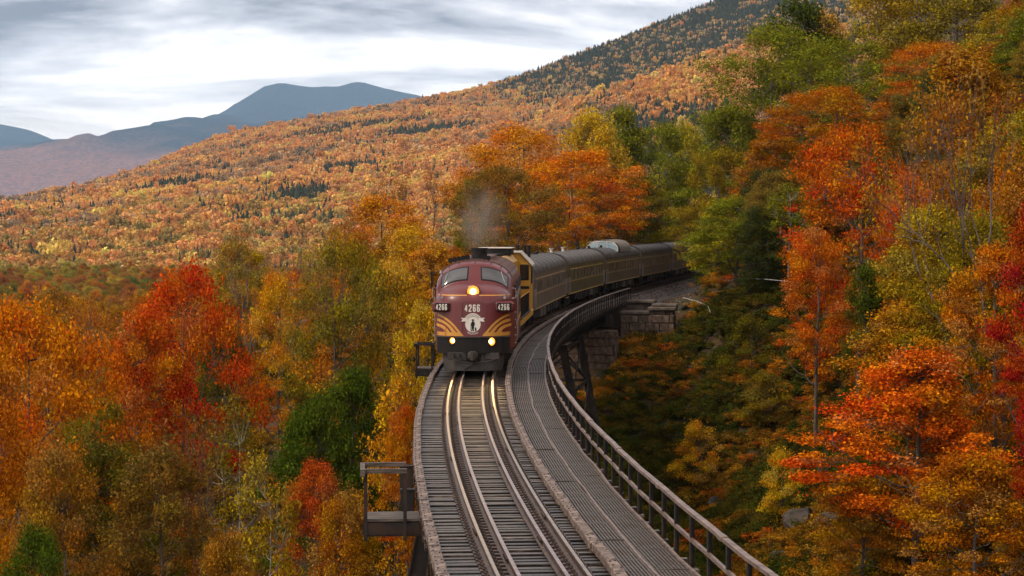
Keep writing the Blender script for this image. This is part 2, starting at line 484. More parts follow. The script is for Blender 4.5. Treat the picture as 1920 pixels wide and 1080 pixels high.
def tubes(branches, n=5):
    """branches: list of (points (k,3), radii (k,)) -> V, F"""
    Vs, Fs, b = [], [], 0
    ang = np.arange(n) * 2 * np.pi / n; ca, sa = np.cos(ang), np.sin(ang)
    for P, r in branches:
        P = np.asarray(P, float); k = len(P)
        d = norm(np.gradient(P, axis=0))
        ref = np.where(np.abs(d[:, 2:3]) > .9, np.array([[1., 0, 0]]), np.array([[0, 0, 1.]]))
        a = norm(np.cross(d, ref)); c = np.cross(a, d)
        V = P[:, None, :] + np.asarray(r)[:, None, None] * (a[:, None, :] * ca[None, :, None] + c[:, None, :] * sa[None, :, None])
        Vs.append(V.reshape(-1, 3))
        i = np.arange(k - 1)[:, None] * n + np.arange(n)[None, :]; j = np.arange(k - 1)[:, None] * n + (np.arange(n)[None, :] + 1) % n
        Fs.append(np.stack([i, j, j + n, i + n], -1).reshape(-1, 4) + b); b += k * n
    return np.concatenate(Vs), np.concatenate(Fs)

def leaves(C, nrm, L, g, W=.62):
    """kite shaped leaves: centres C, rough normals, length L"""
    k = len(C)
    nn = norm(nrm + g.normal(0, .55, (k, 3)))
    t = norm(np.cross(nn, g.normal(0, 1, (k, 3)))); t[:, 2] -= .25; t = norm(t)
    b = np.cross(nn, t)
    L = np.asarray(L)[:, None]; up = nn * L * .12
    V = np.stack([C - t * L * .5, C + b * L * W * .5 - t * L * .08 + up, C + t * L * .5 - up * .6, C - b * L * W * .5 - t * L * .08 + up], 1)
    F = np.arange(k * 4).reshape(k, 4)
    return V.reshape(-1, 3), F

def curve3(p0, p1, g, sag=.12, k=6, up=.25):
    t = np.linspace(0, 1, k)[:, None]; d = p1 - p0; ln = np.linalg.norm(d)
    mid = (p0 + p1) / 2 + np.array([0, 0, -up * ln * .35]) + g.normal(0, sag * ln, 3) * .5
    P = (1 - t) ** 2 * p0 + 2 * t * (1 - t) * mid + t ** 2 * p1
    P[1:-1] += g.normal(0, .02 * ln, (k - 2, 3))
    return P

def crown_tree(seed, H=12., base=.3, Rad=3.6, nclump=90, nleaf=16000, leaf=.138, power=.75, top=.55, flat=.55, rc=.24, trunk_r=.17, fork=False, wild=.34, inner=.5, gap=0.0):
    g = np.random.default_rng(seed)
    z0 = H * base
    # trunk
    zt = np.linspace(0, H * .86, 11)
    wob = np.cumsum(g.normal(0, .10, (11, 2)), 0) * np.linspace(0, 1, 11)[:, None]
    T = np.column_stack([wob, zt]); rT = trunk_r * (1 - .86 * np.linspace(0, 1, 11)) + .012; rT[0] *= 1.45
    br = [(T, rT)]
    def trunk_at(z):
        return np.array([np.interp(z, zt, T[:, 0]), np.interp(z, zt, T[:, 1]), z])
    # uneven envelope: lobes
    lob = g.normal(0, 1, (14, 3)); lob = norm(lob); la = g.uniform(-wild, wild, 14)
    def env(dirs):
        w = np.exp(6 * (dirs @ lob.T - 1)); return 1 + (w * la).sum(-1)
    cz = z0 + (H - z0) * top * .85
    C = []
    while len(C) < nclump:
        h = g.uniform(0, 1) ** .9; th = g.uniform(0, 2 * np.pi)
        prof = (np.sin(np.pi * (h ** power) * .97 + .03)) ** .62
        rr = (inner + (1 - inner) * g.uniform(0, 1) ** .6) * Rad * prof
        z = z0 + (H - z0) * h * .96
        p = np.array([np.cos(th) * rr, np.sin(th) * rr, z])
        d = norm((p - np.array([0, 0, cz]))[None, :])
        e_ = env(d)[0]
        p = np.array([0, 0, cz]) + (p - np.array([0, 0, cz])) * np.array([e_, e_, .5 + .5 * e_])
        C.append(p)
    C = np.array(C)
    # limbs
    nl = 11; limbs = []
    for i in range(nl):
        zb = z0 * .75 + (H * .74 - z0 * .75) * (i + g.uniform(0, .9)) / nl
        th = i * 2.4 + g.uniform(-.5, .5)
        ln = Rad * (.95 - .55 * (i / nl) ** 1.5) * g.uniform(.8, 1.1)
        p0 = trunk_at(zb); p1 = p0 + np.array([np.cos(th) * ln, np.sin(th) * ln, ln * g.uniform(.45, 1.0)])
        P = curve3(p0, p1, g, .1, 7, .5)
        r0 = np.interp(zb, zt, rT) * .58
        limbs.append((P, np.linspace(r0, r0 * .22, 7)))
    br += limbs
    LP = np.concatenate([l_[0][2:] for l_ in limbs] + [T[5:]]); LR = np.concatenate([l_[1][2:] for l_ in limbs] + [rT[5:]])
    for c in C:
        dd = np.linalg.norm(LP - c, axis=1) + np.maximum(LP[:, 2] - c[2], 0) * 1.5
        j = dd.argmin()
        if dd[j] > .25:
            br.append((curve3(LP[j], c, g, .12, 5, .3), np.linspace(max(LR[j] * .5, .018), .008, 5)))
    # leaves
    rad = g.uniform(.65, 1.35, nclump) * Rad * rc
    wts = rad ** 2.2 * g.uniform(.45, 1.4, nclump)
    if gap: wts[g.uniform(0, 1, nclump) < gap] *= .12
    cnt = np.maximum(8, (nleaf * wts / wts.sum()).astype(int))
    idx = np.repeat(np.arange(nclump), cnt); k = len(idx)
    u = norm(g.normal(0, 1, (k, 3))); q = g.uniform(0, 1, k) ** .45
    sh = np.where(u[:, 2] < 0, .6, 1.0)
    offs = u * (q * rad[idx])[:, None] * np.array([1, 1, flat]); offs[:, 2] *= sh
    # ragged spray: push some leaves outwards along the clump's own arm
    arm = norm(C - np.array([0, 0, cz * .8])); offs += arm[idx] * (g.normal(0, .28, k) * rad[idx])[:, None]
    P = C[idx] + offs
    nr = np.column_stack([u[:, 0] * .5, u[:, 1] * .5, np.abs(u[:, 2]) * .6 + .55])
    V, F = leaves(P, nr, leaf * np.exp(g.normal(0, .32, k)), g)
    lr = np.repeat(g.uniform(0, 1, k), 4); cr = np.repeat(g.uniform(0, 1, nclump)[idx], 4)
    bV, bF = tubes(br, 6)
    trunk = big_mesh('trunk', bV, bF, MAT_BARK, True)
    crown = big_mesh('crown', V, F, MAT_LEAF, False, {'leaf': lr, 'clump': cr})
    return trunk, crown, H, Rad

def bare_tree(seed, H=11., nleaf=900, leaf=.15, spread=.55, depth=6, r0=.14, mat=None):
    g = np.random.default_rng(seed)
    br = []; tips = []
    def grow(p, d, ln, r, lev):
        k = 5; P = [p]; q = p.copy(); dd = d.copy()
        for i in range(k - 1):
            dd = norm(dd + g.normal(0, .11, 3) + np.array([0, 0, .05]))
            q = q + dd * ln / (k - 1); P.append(q.copy())
        P = np.array(P); br.append((P, np.linspace(r, r * .62, k)))
        if lev >= depth:
            tips.append((q, dd)); return
        nb = 2 if lev < 2 else (3 if g.uniform() < .62 else 2)
        for j in range(nb):
            a = g.normal(0, 1, 3); a = norm(a - dd * (a @ dd))
            ang = spread * g.uniform(.5, 1.25) * (.55 if j == 0 else 1)
            nd = norm(dd * np.cos(ang) + a * np.sin(ang) + np.array([0, 0, .08]))
            start = q if j < 2 else P[g.integers(2, 4)]
            grow(start, nd, ln * g.uniform(.66, .86), max(r * (.66 if j == 0 else .5), .006), lev + 1)
    grow(np.zeros(3), norm(np.array([g.normal(0, .05), g.normal(0, .05), 1])), H * .27, r0, 0)
    bV, bF = tubes(br, 4)
    zs = H / bV[:, 2].max(); bV = bV * zs
    rad = float(np.percentile(np.hypot(bV[:, 0], bV[:, 1]), 97))
    trunk = big_mesh('trunk', bV, bF, mat or MAT_TWIG, True)
    tp = np.array([t[0] for t in tips]) * zs
    idx = g.integers(0, len(tp), nleaf)
    C = tp[idx] + g.normal(0, .16, (nleaf, 3))
    V, F = leaves(C, np.tile([0, 0, .8], (nleaf, 1)), leaf * g.uniform(.6, 1.3, nleaf), g)
    crown = big_mesh('crown', V, F, MAT_LEAF, False, {'leaf': np.repeat(g.uniform(0, 1, nleaf), 4), 'clump': np.repeat((idx % 97) / 97., 4)})
    return trunk, crown, H, rad

def shrub(seed, Rad=1.0, nleaf=900, leaf=.12, mat=None):
    g = np.random.default_rng(seed); nc = 16
    C = np.column_stack([g.normal(0, .45, nc), g.normal(0, .45, nc), g.uniform(.15, 1.0, nc)]) * Rad
    idx = g.integers(0, nc, nleaf); u = norm(g.normal(0, 1, (nleaf, 3)))
    P = C[idx] + u * (g.uniform(0, 1, nleaf) ** .5)[:, None] * Rad * .34 * np.array([1, 1, .7])
    V, F = leaves(P, np.column_stack([u[:, 0] * .5, u[:, 1] * .5, np.abs(u[:, 2]) * .5 + .5]), leaf * g.uniform(.6, 1.4, nleaf), g)
    return big_mesh('shrub', V, F, mat or MAT_LEAF_I, False, {'leaf': np.repeat(g.uniform(0, 1, nleaf), 4), 'clump': np.repeat(g.uniform(0, 1, nc)[idx], 4)})

def far_crown(seed, k=130):
    """a small hardwood seen from far off: leaf masses around an uneven dome, unit size (radius 1, height 2)"""
    g = np.random.default_rng(seed); nc = 9
    C = np.column_stack([g.normal(0, .45, nc), g.normal(0, .45, nc), g.uniform(.75, 1.65, nc)])
    idx = g.integers(0, nc, k); u = norm(g.normal(0, 1, (k, 3)))
    P = C[idx] + u * (g.uniform(.3, 1, k) ** .5)[:, None] * np.array([.42, .42, .36])
    V, F = leaves(P, np.column_stack([u[:, 0], u[:, 1], u[:, 2] + .35]), .36 * g.uniform(.6, 1.3, k), g, .85)
    t, f = tubes([(np.array([[0, 0, 0], [0, 0, 1.]]), [.05, .03])], 3)
    Vt = np.concatenate([V, t])
    ex = np.full(len(t), .1)
    return big_mesh('far_crown', Vt, [F, f + len(V)], MAT_LEAF_I, False,
                    {'leaf': np.concatenate([np.repeat(g.uniform(0, 1, k), 4), ex * 0]), 'clump': np.concatenate([np.repeat(g.uniform(0, 1, nc)[idx], 4), ex])})

def far_spruce(seed, tiers=7):
    g = np.random.default_rng(seed); Vs = []; Fs = []; b = 0
    for i in range(tiers):
        z = .12 + .8 * i / tiers; r = .30 * (1 - i / tiers) + .03
        n_ = 9
        th = np.arange(n_) * 2 * np.pi / n_ + g.uniform(0, 1)
        rr = r * g.uniform(.7, 1.2, n_)
        ring = np.column_stack([np.cos(th) * rr, np.sin(th) * rr, z - .05 * g.uniform(0, 1, n_)])
        V = np.concatenate([ring, [[0, 0, z + .24]]])
        F = np.array([(j, (j + 1) % n_, n_) for j in range(n_) if g.uniform() > .1])
        Vs.append(V); Fs.append(F + b); b += len(V)
    V = np.concatenate(Vs); k = len(V)
    return big_mesh('far_spruce', V, np.concatenate(Fs), MAT_LEAF_I, False, {'leaf': g.uniform(0, .7, k), 'clump': np.full(k, .5)})

PROTO = {}
PROTO['maple'] = [crown_tree(100 + i, H=12, base=.27, Rad=3.9, nclump=100, nleaf=34510, leaf=.138) for i in range(4)]
PROTO['oval'] = [crown_tree(200 + i, H=13, base=.22, Rad=2.9, nclump=85, nleaf=28420, leaf=.138, power=.62, top=.5, flat=.6, rc=.27) for i in range(3)]
PROTO['spread'] = [crown_tree(270 + i, H=16, base=.40, Rad=5.2, nclump=150, nleaf=36000, leaf=.138, power=1.0, top=.5, flat=.45, rc=.19, trunk_r=.22, wild=.4, gap=.1) for i in range(3)]
PROTO['tall'] = [crown_tree(250 + i, H=20, base=.46, Rad=4.2, nclump=95, nleaf=34510, leaf=.138, trunk_r=.24) for i in range(3)]
PROTO['airy'] = [crown_tree(300 + i, H=11, base=.25, Rad=2.4, nclump=70, nleaf=7279, leaf=.14, flat=.7, rc=.26, trunk_r=.09, gap=.2) for i in range(2)]
PROTO['near'] = [crown_tree(400 + i, H=14, base=.3, Rad=4.6, nclump=190, nleaf=56000, leaf=.125, rc=.17, flat=.42, wild=.42, gap=.12) for i in range(2)]
PROTO['bush'] = [crown_tree(500 + i, H=5.5, base=.06, Rad=2.4, nclump=55, nleaf=16240, leaf=.12, rc=.27, trunk_r=.07, power=.6) for i in range(2)]
PROTO['bare'] = [bare_tree(600 + i, nleaf=(700, 1500, 2600)[i]) for i in range(3)]
for i in range(2):
    PROTO['airy'][i][0].materials[0] = MAT_BIRCH if i == 0 else MAT_BARK

# ------------------------------------------------------------------ bridge and track
MAT_TIE = None
def tie_mat():
    m, n, l = new_mat('weathered_tie')
    t = n('ShaderNodeTexCoord'); oi = n('ShaderNodeObjectInfo')
    mp = n('ShaderNodeMapping'); mp.inputs['Scale'].default_value = (.8, 9, 4); l(t.outputs['Object'], mp.inputs[0])
    ad = n('ShaderNodeVectorMath'); ad.operation = 'ADD'; l(mp.outputs[0], ad.inputs[0])
    cx = n('ShaderNodeCombineXYZ'); k = n('ShaderNodeMath'); k.operation = 'MULTIPLY'; k.inputs[1].default_value = 60; l(oi.outputs['Random'], k.inputs[0])
    for i in range(3): l(k.outputs[0], cx.inputs[i])
    l(cx.outputs[0], ad.inputs[1])
    no = n('ShaderNodeTexNoise'); no.inputs['Scale'].default_value = 2.2; no.inputs['Detail'].default_value = 8; no.inputs['Roughness'].default_value = .7
    l(ad.outputs[0], no.inputs['Vector'])
    r = n('ShaderNodeValToRGB'); r.color_ramp.elements[0].position = .34; r.color_ramp.elements[1].position = .70
    r.color_ramp.elements[0].color = (.007, .0045, .003, 1); r.color_ramp.elements[1].color = (.20, .145, .11, 1)
    e_ = r.color_ramp.elements.new(.52); e_.color = (.030, .020, .014, 1)
    l(no.outputs[0], r.inputs[0])
    hv = n('ShaderNodeHueSaturation'); l(r.outputs[0], hv.inputs['Color'])
    mr = n('ShaderNodeMapRange'); mr.inputs[3].default_value = .2; mr.inputs[4].default_value = 1.75; l(oi.outputs['Random'], mr.inputs[0]); l(mr.outputs[0], hv.inputs['Value'])
    b = n('ShaderNodeBsdfPrincipled'); l(hv.outputs[0], b.inputs['Base Color']); b.inputs['Roughness'].default_value = .40
    b.inputs['Specular IOR Level'].default_value = .42; b.inputs['Specular Tint'].default_value = (1, .86, .72, 1)
    bp = n('ShaderNodeBump'); bp.inputs['Strength'].default_value = .5; bp.inputs['Distance'].default_value = .02; l(no.outputs[0], bp.inputs['Height']); l(bp.outputs[0], b.inputs['Normal'])
    o = n('ShaderNodeOutputMaterial'); l(b.outputs[0], o.inputs[0]); return m
MAT_TIE = tie_mat()
MAT_GUARD = mottled('guard_timber_wood', (.07, .042, .031), (.30, .21, .165), scale=5, rough=.7, bump=.8, bscale=22, c2=(.055, .034, .026), s2=1.6, spec=.35)
MAT_RUST = mottled('rusty_rail', (.035, .020, .014), (.13, .078, .058), scale=6, rough=.6, metal=.25, bump=.2, spec=.4)
MAT_RAILTOP = mottled('polished_railhead', (.30, .215, .14), (.46, .345, .24), scale=3, rough=.34, metal=1.0, spec=.5, rvar=.06)
MAT_GUARDTOP = mottled('worn_guard_railhead', (.24, .17, .15), (.42, .32, .29), scale=4, rough=.42, metal=.7, spec=.5)
MAT_STEEL_DK = mottled('dark_bridge_steel', (.010, .008, .007), (.034, .024, .019), scale=3, rough=.65, metal=.2, c2=(.05, .026, .016), s2=.5, spec=.35)
MAT_GRATE = mottled('walkway_grating', (.055, .042, .033), (.16, .125, .10), scale=5, rough=.55, metal=.4, c2=(.09, .055, .035), s2=.3, spec=.4)
MAT_RAILING = mottled('worn_handrail', (.13, .082, .062), (.30, .21, .165), scale=4, rough=.5, metal=.35, c2=(.13, .07, .05), s2=.8, spec=.45)
MAT_PLANK = mottled('platform_plank', (.045, .032, .024), (.17, .13, .10), scale=4, rough=.7, stretch=(.5, 5, 5), bump=.4, spec=.3)
MAT_STONE = mottled('granite_block', (.06, .038, .026), (.20, .135, .095), scale=2.2, rough=.9, bump=.9, bscale=9, c2=(.035, .024, .016), s2=.7, spec=.2)
MAT_CONC = mottled('aged_concrete', (.07, .05, .038), (.20, .155, .12), scale=1.4, rough=.92, bump=.4, bscale=14, c2=(.09, .06, .045), s2=.8, spec=.2, stretch=(1, 1, .35))

YB0, YB1 = 9.0, BRIDGE_END
SA, SB = arc_of(YB0), arc_of(YB1)
TIE_TOP = -.185
TIE_L, TIE_R = -1.72, 1.40

track = empty('railway_track', (0, 0, 0))
tag(track, 'single railway track of dark ties with four long rails curving under the train', 'track')
bridge = empty('trestle_bridge', (0, 0, 0))
tag(bridge, 'dark steel trestle bridge with side walkway and handrail carrying the track', 'bridge')

# ties: the nearest 300 one by one, the rest as one part
tie_me = []
for k in range(3):
    mb = MB(); g = np.random.default_rng(k)
    mb.box((0, 0, 0), (TIE_R - TIE_L, .160 + .018 * k, .24), .008)
    v = np.array(mb.v); v += g.normal(0, .004, v.shape); mb.v = [tuple(p) for p in v]
    tie_me.append(mb.mesh('tie', MAT_TIE))
TSP = .372
n_t = int((SB - SA) / TSP); s_first = arc_of(21.0)
cnt = 0; restv = MB()
for i in range(n_t):
    s = SA + .1 + i * TSP
    p, t = at_arc(s); rz = -math.atan2(t.x, t.y)
    lat = (TIE_L + TIE_R) / 2 + rnd.uniform(-.035, .035); q = off(s, lat, TIE_TOP - .12 + rnd.uniform(-.022, .006))
    rz2 = rz + rnd.uniform(-.012, .012)
    if s >= s_first and cnt < 300:
        link('tie', tie_me[rnd.randrange(3)], track, q, (rnd.uniform(-.03, .03), rnd.uniform(-.004, .004), rz2)); cnt += 1
    else:
        restv.box(q, (TIE_R - TIE_L, .23, .24), 0, rz2)
# embankment ties past the bridge
s = SB + .4
while s < arc_of(325):
    p, t = at_arc(s); restv.box(off(s, 0, -.30), (2.6, .22, .2), 0, -math.atan2(t.x, t.y)); s += .55
o = restv.build('tie', MAT_TIE, track); tag(o, kind='stuff')

def sweep(profile, s0, s1, step, lateral=0.0, jit=None):
    """closed (lateral, z) profile swept along the track between arc lengths"""
    n_ = max(2, int((s1 - s0) / step) + 1); mb = MB(); k = len(profile); V = []
    for i in range(n_):
        s_ = s0 + (s1 - s0) * i / (n_ - 1); j = jit(i) if jit else (0, 0)
        V += [off(s_, lateral + u + j[0], w + j[1]) for u, w in profile]
    F = [(i * k + a, i * k + (a + 1) % k, (i + 1) * k + (a + 1) % k, (i + 1) * k + a) for i in range(n_ - 1) for a in range(k)]
    F += [tuple(range(k)), tuple((n_ - 1) * k + a for a in range(k))[::-1]]
    return mb.add(V, F)
RAIL = [(-.07, -.17), (.07, -.17), (.07, -.158), (.012, -.135), (.012, -.052), (.036, -.038), (.036, -.004), (-.036, -.004), (-.036, -.038), (-.012, -.052), (-.012, -.135), (-.07, -.158)]
S_END = arc_of(322)
for sgn in (-1, 1):
    ra = sweep(RAIL, SA, S_END, 1.5, sgn * .7525).build('rail', MAT_RUST, track)
    sweep([(-.033, -.004), (.033, -.004), (.030, 0.003), (-.030, 0.003)], SA, S_END, 1.5, sgn * .7525).build('running_surface', MAT_RAILTOP, ra)
    gr = sweep([(u, w - .012) for u, w in RAIL], SA, SB, 1.5, sgn * .40).build('guard_rail', MAT_RUST, track)
    sweep([(-.035, -.016), (.035, -.016), (.031, -.0095), (-.031, -.0095)], SA, SB, 1.5, sgn * .40).build('running_surface', MAT_GUARDTOP, gr)
    pl = MB()
    for i in range(n_t):
        s = SA + .1 + i * TSP
        if s > arc_of(84): break
        p, t = at_arc(s); rz = -math.atan2(t.x, t.y)
        pl.box(off(s, sgn * .7525, TIE_TOP + .012), (.38, .19, .022), 0, rz)
        for a, b in ((-.125, -.05), (.125, .05), (-.14, .05), (.14, -.05)):
            pl.box(off(s + b, sgn * .7525 + a, TIE_TOP + .032), (.045, .03, .05), 0, rz)
        pl.box(off(s, sgn * .7525 - sgn * .22, TIE_TOP + .03), (.09, .12, .045), 0, rz)
    o = pl.build('tie_plate', MAT_STEEL_DK if False else MAT_RUST, ra); tag(o, kind='stuff')

# rail joint bars
for sgn, lat in ((-1, .7525), (1, .7525), (-1, .40), (1, .40)):
    for j, s in enumerate(np.arange(SA + 14 + (3 if lat > .5 else 0) + (2 if sgn > 0 else 0), arc_of(78), 11.9)):
        p, t = at_arc(float(s)); mb = MB()
        for sd_ in (-1, 1):
            mb.box(off(float(s), sgn * lat + sd_ * .030, -.094), (.022, .72, .075), .005, -math.atan2(t.x, t.y))
            for b in (-.27, -.09, .09, .27):
                mb.box(off(float(s) + b, sgn * lat + sd_ * .048, -.094), (.03, .035, .035), 0, -math.atan2(t.x, t.y))
        mb.build('joint_bar', MAT_RUST, track)

# guard timbers with bolt heads
SEG = 3.0
bolts = MB()
for i in range(8):
    for u in (-.05, .05):
        if (i * 7 + (u > 0) * 3) % 5 == 0: continue
        yb_ = -SEG / 2 + .19 + i * .372 + (.06 if u > 0 else -.03)
        bolts.cyl((u, yb_, .074), (u, yb_, .088), .019, .014, 6)
bolt_me = bolts.mesh('bolt', MAT_STEEL_DK)
gt_me = []
for k in range(3):
    mb = MB(); g = np.random.default_rng(40 + k)
    rows = []
    for j in range(13):
        y = -SEG / 2 + .006 + (SEG - .012) * j / 12
        dx, dz = g.normal(0, .006, 2)
        rows.append([(u + dx + g.normal(0, .003), y, w + dz + g.normal(0, .003)) for u, w in ((-.10, -.075), (-.10, .060), (-.08, .075), (.08, .075), (.10, .060), (.10, -.075), (-.10, -.075))])
    mb.grid(rows); mb.add(rows[0][:6], [(0, 1, 2, 3, 4, 5)]); mb.add(rows[-1][:6], [(5, 4, 3, 2, 1, 0)])
    gt_me.append(mb.mesh('guard_timber', MAT_GUARD))
for lat in (-1.63, 1.33):
    s = SA + SEG / 2
    while s < SB:
        p, t = at_arc(s)
        o = link('guard_timber', gt_me[rnd.randrange(3)], bridge, off(s, lat + rnd.uniform(-.012, .012), TIE_TOP + .078 + rnd.uniform(-.006, .012)), (0, 0, -math.atan2(t.x, t.y) + rnd.uniform(-.004, .004)))
        b = link('bolt', bolt_me, o); tag(b, kind='stuff')
        s += SEG

# walkway: outriggers, two runs of grating, edge strips, railing
WZ = -.31
walk = empty('walkway', (0, 0, 0), parent=bridge)
ob = MB().box((0, 0, 0), (1.9, .18, .2), .012).mesh('outrigger', MAT_TIE)
s = SA + .3
while s < SB - .2:
    p, t = at_arc(s)
    link('outrigger', ob, walk, off(s, 2.08, WZ - .145), (0, 0, -math.atan2(t.x, t.y))); s += 3 * TSP
PL = 2.22
def grating(w):
    mb = MB(); nb = 10
    for i in range(nb):
        mb.box((-w / 2 + w * (i + .5) / nb, 0, 0), (.036, PL - .03, .03))
    for y in (-PL / 2 + .03, -.37, .37, PL / 2 - .03): mb.box((0, y, -.006), (w - .01, .03, .028))
    return mb.mesh('grating_panel', MAT_GRATE)
gp = grating(.66)
for lat, ph in ((1.77, 0.0), (2.46, 1.1)):
    s = SA + PL / 2 + ph
    while s < SB - PL / 2:
        p, t = at_arc(s)
        link('grating_panel', gp, walk, off(s, lat + rnd.uniform(-.008, .008), WZ + rnd.uniform(-.01, .012)), (rnd.uniform(-.006, .006), rnd.uniform(-.012, .012), -math.atan2(t.x, t.y)))
        s += PL
for lat, w, amp in ((2.115, .045, .028), (2.80, .06, .018), (1.445, .03, .012)):
    jr = np.random.default_rng(int(lat * 100)).normal(0, 1, (420, 2)); jr = (jr[:-4] + 2 * jr[1:-3] + 2.5 * jr[2:-2] + 2 * jr[3:-1] + jr[4:]) / 4
    jj = [(float(a) * amp * .6, abs(float(b)) * amp * .4) for a, b in jr]
    sweep([(-w / 2, WZ - .03), (w / 2, WZ - .03), (w / 2, WZ + .035), (-w / 2, WZ + .035)], SA, SB, .7, lat, lambda i: jj[i]).build('edge_strip', MAT_RAILING, walk)

rl = 2.93; RT = .64
jt = [(rnd.gauss(0, .008), rnd.gauss(0, .006)) for _ in range(400)]
railing = sweep([(-.055, RT - .05), (.055, RT - .05), (.055, RT + .012), (-.055, RT + .012)], SA, SB + .6, 1.62, rl, lambda i: jt[i]).build('railing', MAT_RAILING, bridge)
sweep([(-.03, .10), (.03, .10), (.03, .165), (-.03, .165)], SA, SB + .6, 1.62, rl, lambda i: jt[i]).build('mid_rail', MAT_RAILING, railing)
post_me = MB().box((0, 0, 0), (.035, .11, 1.42), .004).box((.045, .038, 0), (.06, .03, 1.40), .004).box((0, 0, -.52), (.10, .16, .3), .004).mesh('post', MAT_STEEL_DK)
ns = int((SB + .6 - SA) / 1.62)
spl = MB().box((0, 0, 0), (.135, .34, .09), .012).mesh('rail_splice', MAT_RAILING)
for i in range(2, ns, 4):
    s = SA + (SB + .6 - SA) * (i + .22) / ns; p, t = at_arc(s)
    link('rail_splice', spl, railing, off(s, rl, RT - .02), (0, 0, -math.atan2(t.x, t.y)))
for i in range(ns + 1):
    s = SA + (SB + .6 - SA) * i / ns; p, t = at_arc(s)
    link('post', post_me, railing, off(s, rl + jt[i][0], -.12 + jt[i][1]), (0, 0, -math.atan2(t.x, t.y) + rnd.uniform(-.03, .03)))

# plate girders, span by span
TOWERS = [(27, 37), (62, 72), (98, 108), (133, 144)]
ends = [YB0] + [y for tw in TOWERS for y in tw] + [YB1 - .5]
for a, b in zip(ends[:-1], ends[1:]):
    s0, s1 = arc_of(a), arc_of(b)
    for lat in (-1.05, 1.05):
        zt, zb = TIE_TOP - .25, -2.25
        mb = sweep([(-.012, zb), (.012, zb), (.012, zt), (-.012, zt)], s0 + .03, s1 - .03, 2.5, lat)
        for z in (zt - .015, zb + .015):
            q = sweep([(-.18, z - .014), (.18, z - .014), (.18, z + .014), (-.18, z + .014)], s0 + .03, s1 - .03, 2.5, lat); mb.add(q.v, q.f)
        gi = mb.build('girder', MAT_STEEL_DK, bridge)
        st = MB(); s = s0 + .4
        while s < s1:
            p, t = at_arc(s); st.box(off(s, lat, (zt + zb) / 2), (.22, .05, zt - zb - .08), 0, -math.atan2(t.x, t.y)); s += 1.15
        o = st.build('stiffener', MAT_STEEL_DK, gi); tag(o, kind='stuff')
    fr = MB(); s = s0 + .6
    while s < s1 - .5:
        fr.bar(off(s, -1.03, -.6), off(s, 1.03, -2.1), .09); fr.bar(off(s, 1.03, -.6), off(s, -1.03, -2.1), .09); s += 3.2
    fr.build('cross_frame', MAT_STEEL_DK, bridge)

# steel towers
for (a, b) in TOWERS:
    tw = empty('tower', (0, 0, 0), parent=bridge)
    feet = {}
    for y in (a, b):
        for sg in (-1, 1):
            s = arc_of(y); topz = -2.28; top = off(s, sg * 1.15, topz)
            zz_ = topz
            for _ in range(60):
                q = off(s, sg * (1.15 + .19 * (topz - zz_)), zz_)
                if zz_ < float(ground(q.x, q.y)) + .3: break
                zz_ -= .5
            feet[(y, sg)] = (s, zz_)
            mb = MB(); ft = off(s, sg * (1.15 + .19 * (topz - zz_)), zz_)
            mb.bar(top, ft, .46, .42, (0, 1, 0))
            for dx in (-.25, .25): mb.bar(top + Vector((dx, 0, 0)), ft + Vector((dx, 0, 0)), .05, .52, (0, 1, 0))
            mb.build('leg', MAT_STEEL_DK, tw)
            MB().box(ft + Vector((0, 0, -.9)), (1.3, 1.3, 2.0), .06).build('footing', MAT_STONE, tw)
    def leg_pt(y, sg, z):
        s = arc_of(y); return off(s, sg * (1.15 + .19 * (-2.28 - z)), z)
    lv = np.linspace(-2.6, max(f[1] for f in feet.values()) + .4, 3)
    for y in (a, b):
        for i in range(2):
            z0_, z1_ = lv[i], lv[i + 1]
            MB().bar(leg_pt(y, -1, z0_), leg_pt(y, 1, z0_), .16, .22).build('strut', MAT_STEEL_DK, tw)
            MB().bar(leg_pt(y, -1, z0_) + Vector((0, -.05, 0)), leg_pt(y, 1, z1_) + Vector((0, -.05, 0)), .09, .12).build('brace', MAT_STEEL_DK, tw)
            MB().bar(leg_pt(y, 1, z0_) + Vector((0, .08, 0)), leg_pt(y, -1, z1_) + Vector((0, .08, 0)), .09, .12).build('brace', MAT_STEEL_DK, tw)
    for sg in (-1, 1):
        for i in range(2):
            z0_, z1_ = lv[i], lv[i + 1]
            MB().bar(leg_pt(a, sg, z0_), leg_pt(b, sg, z0_), .16, .22).build('strut', MAT_STEEL_DK, tw)
            MB().bar(leg_pt(a, sg, z0_), leg_pt(b, sg, z1_), .09, .12).build('brace', MAT_STEEL_DK, tw)
            MB().bar(leg_pt(b, sg, z0_) + Vector((.1, 0, 0)), leg_pt(a, sg, z1_) + Vector((.1, 0, 0)), .09, .12).build('brace', MAT_STEEL_DK, tw)

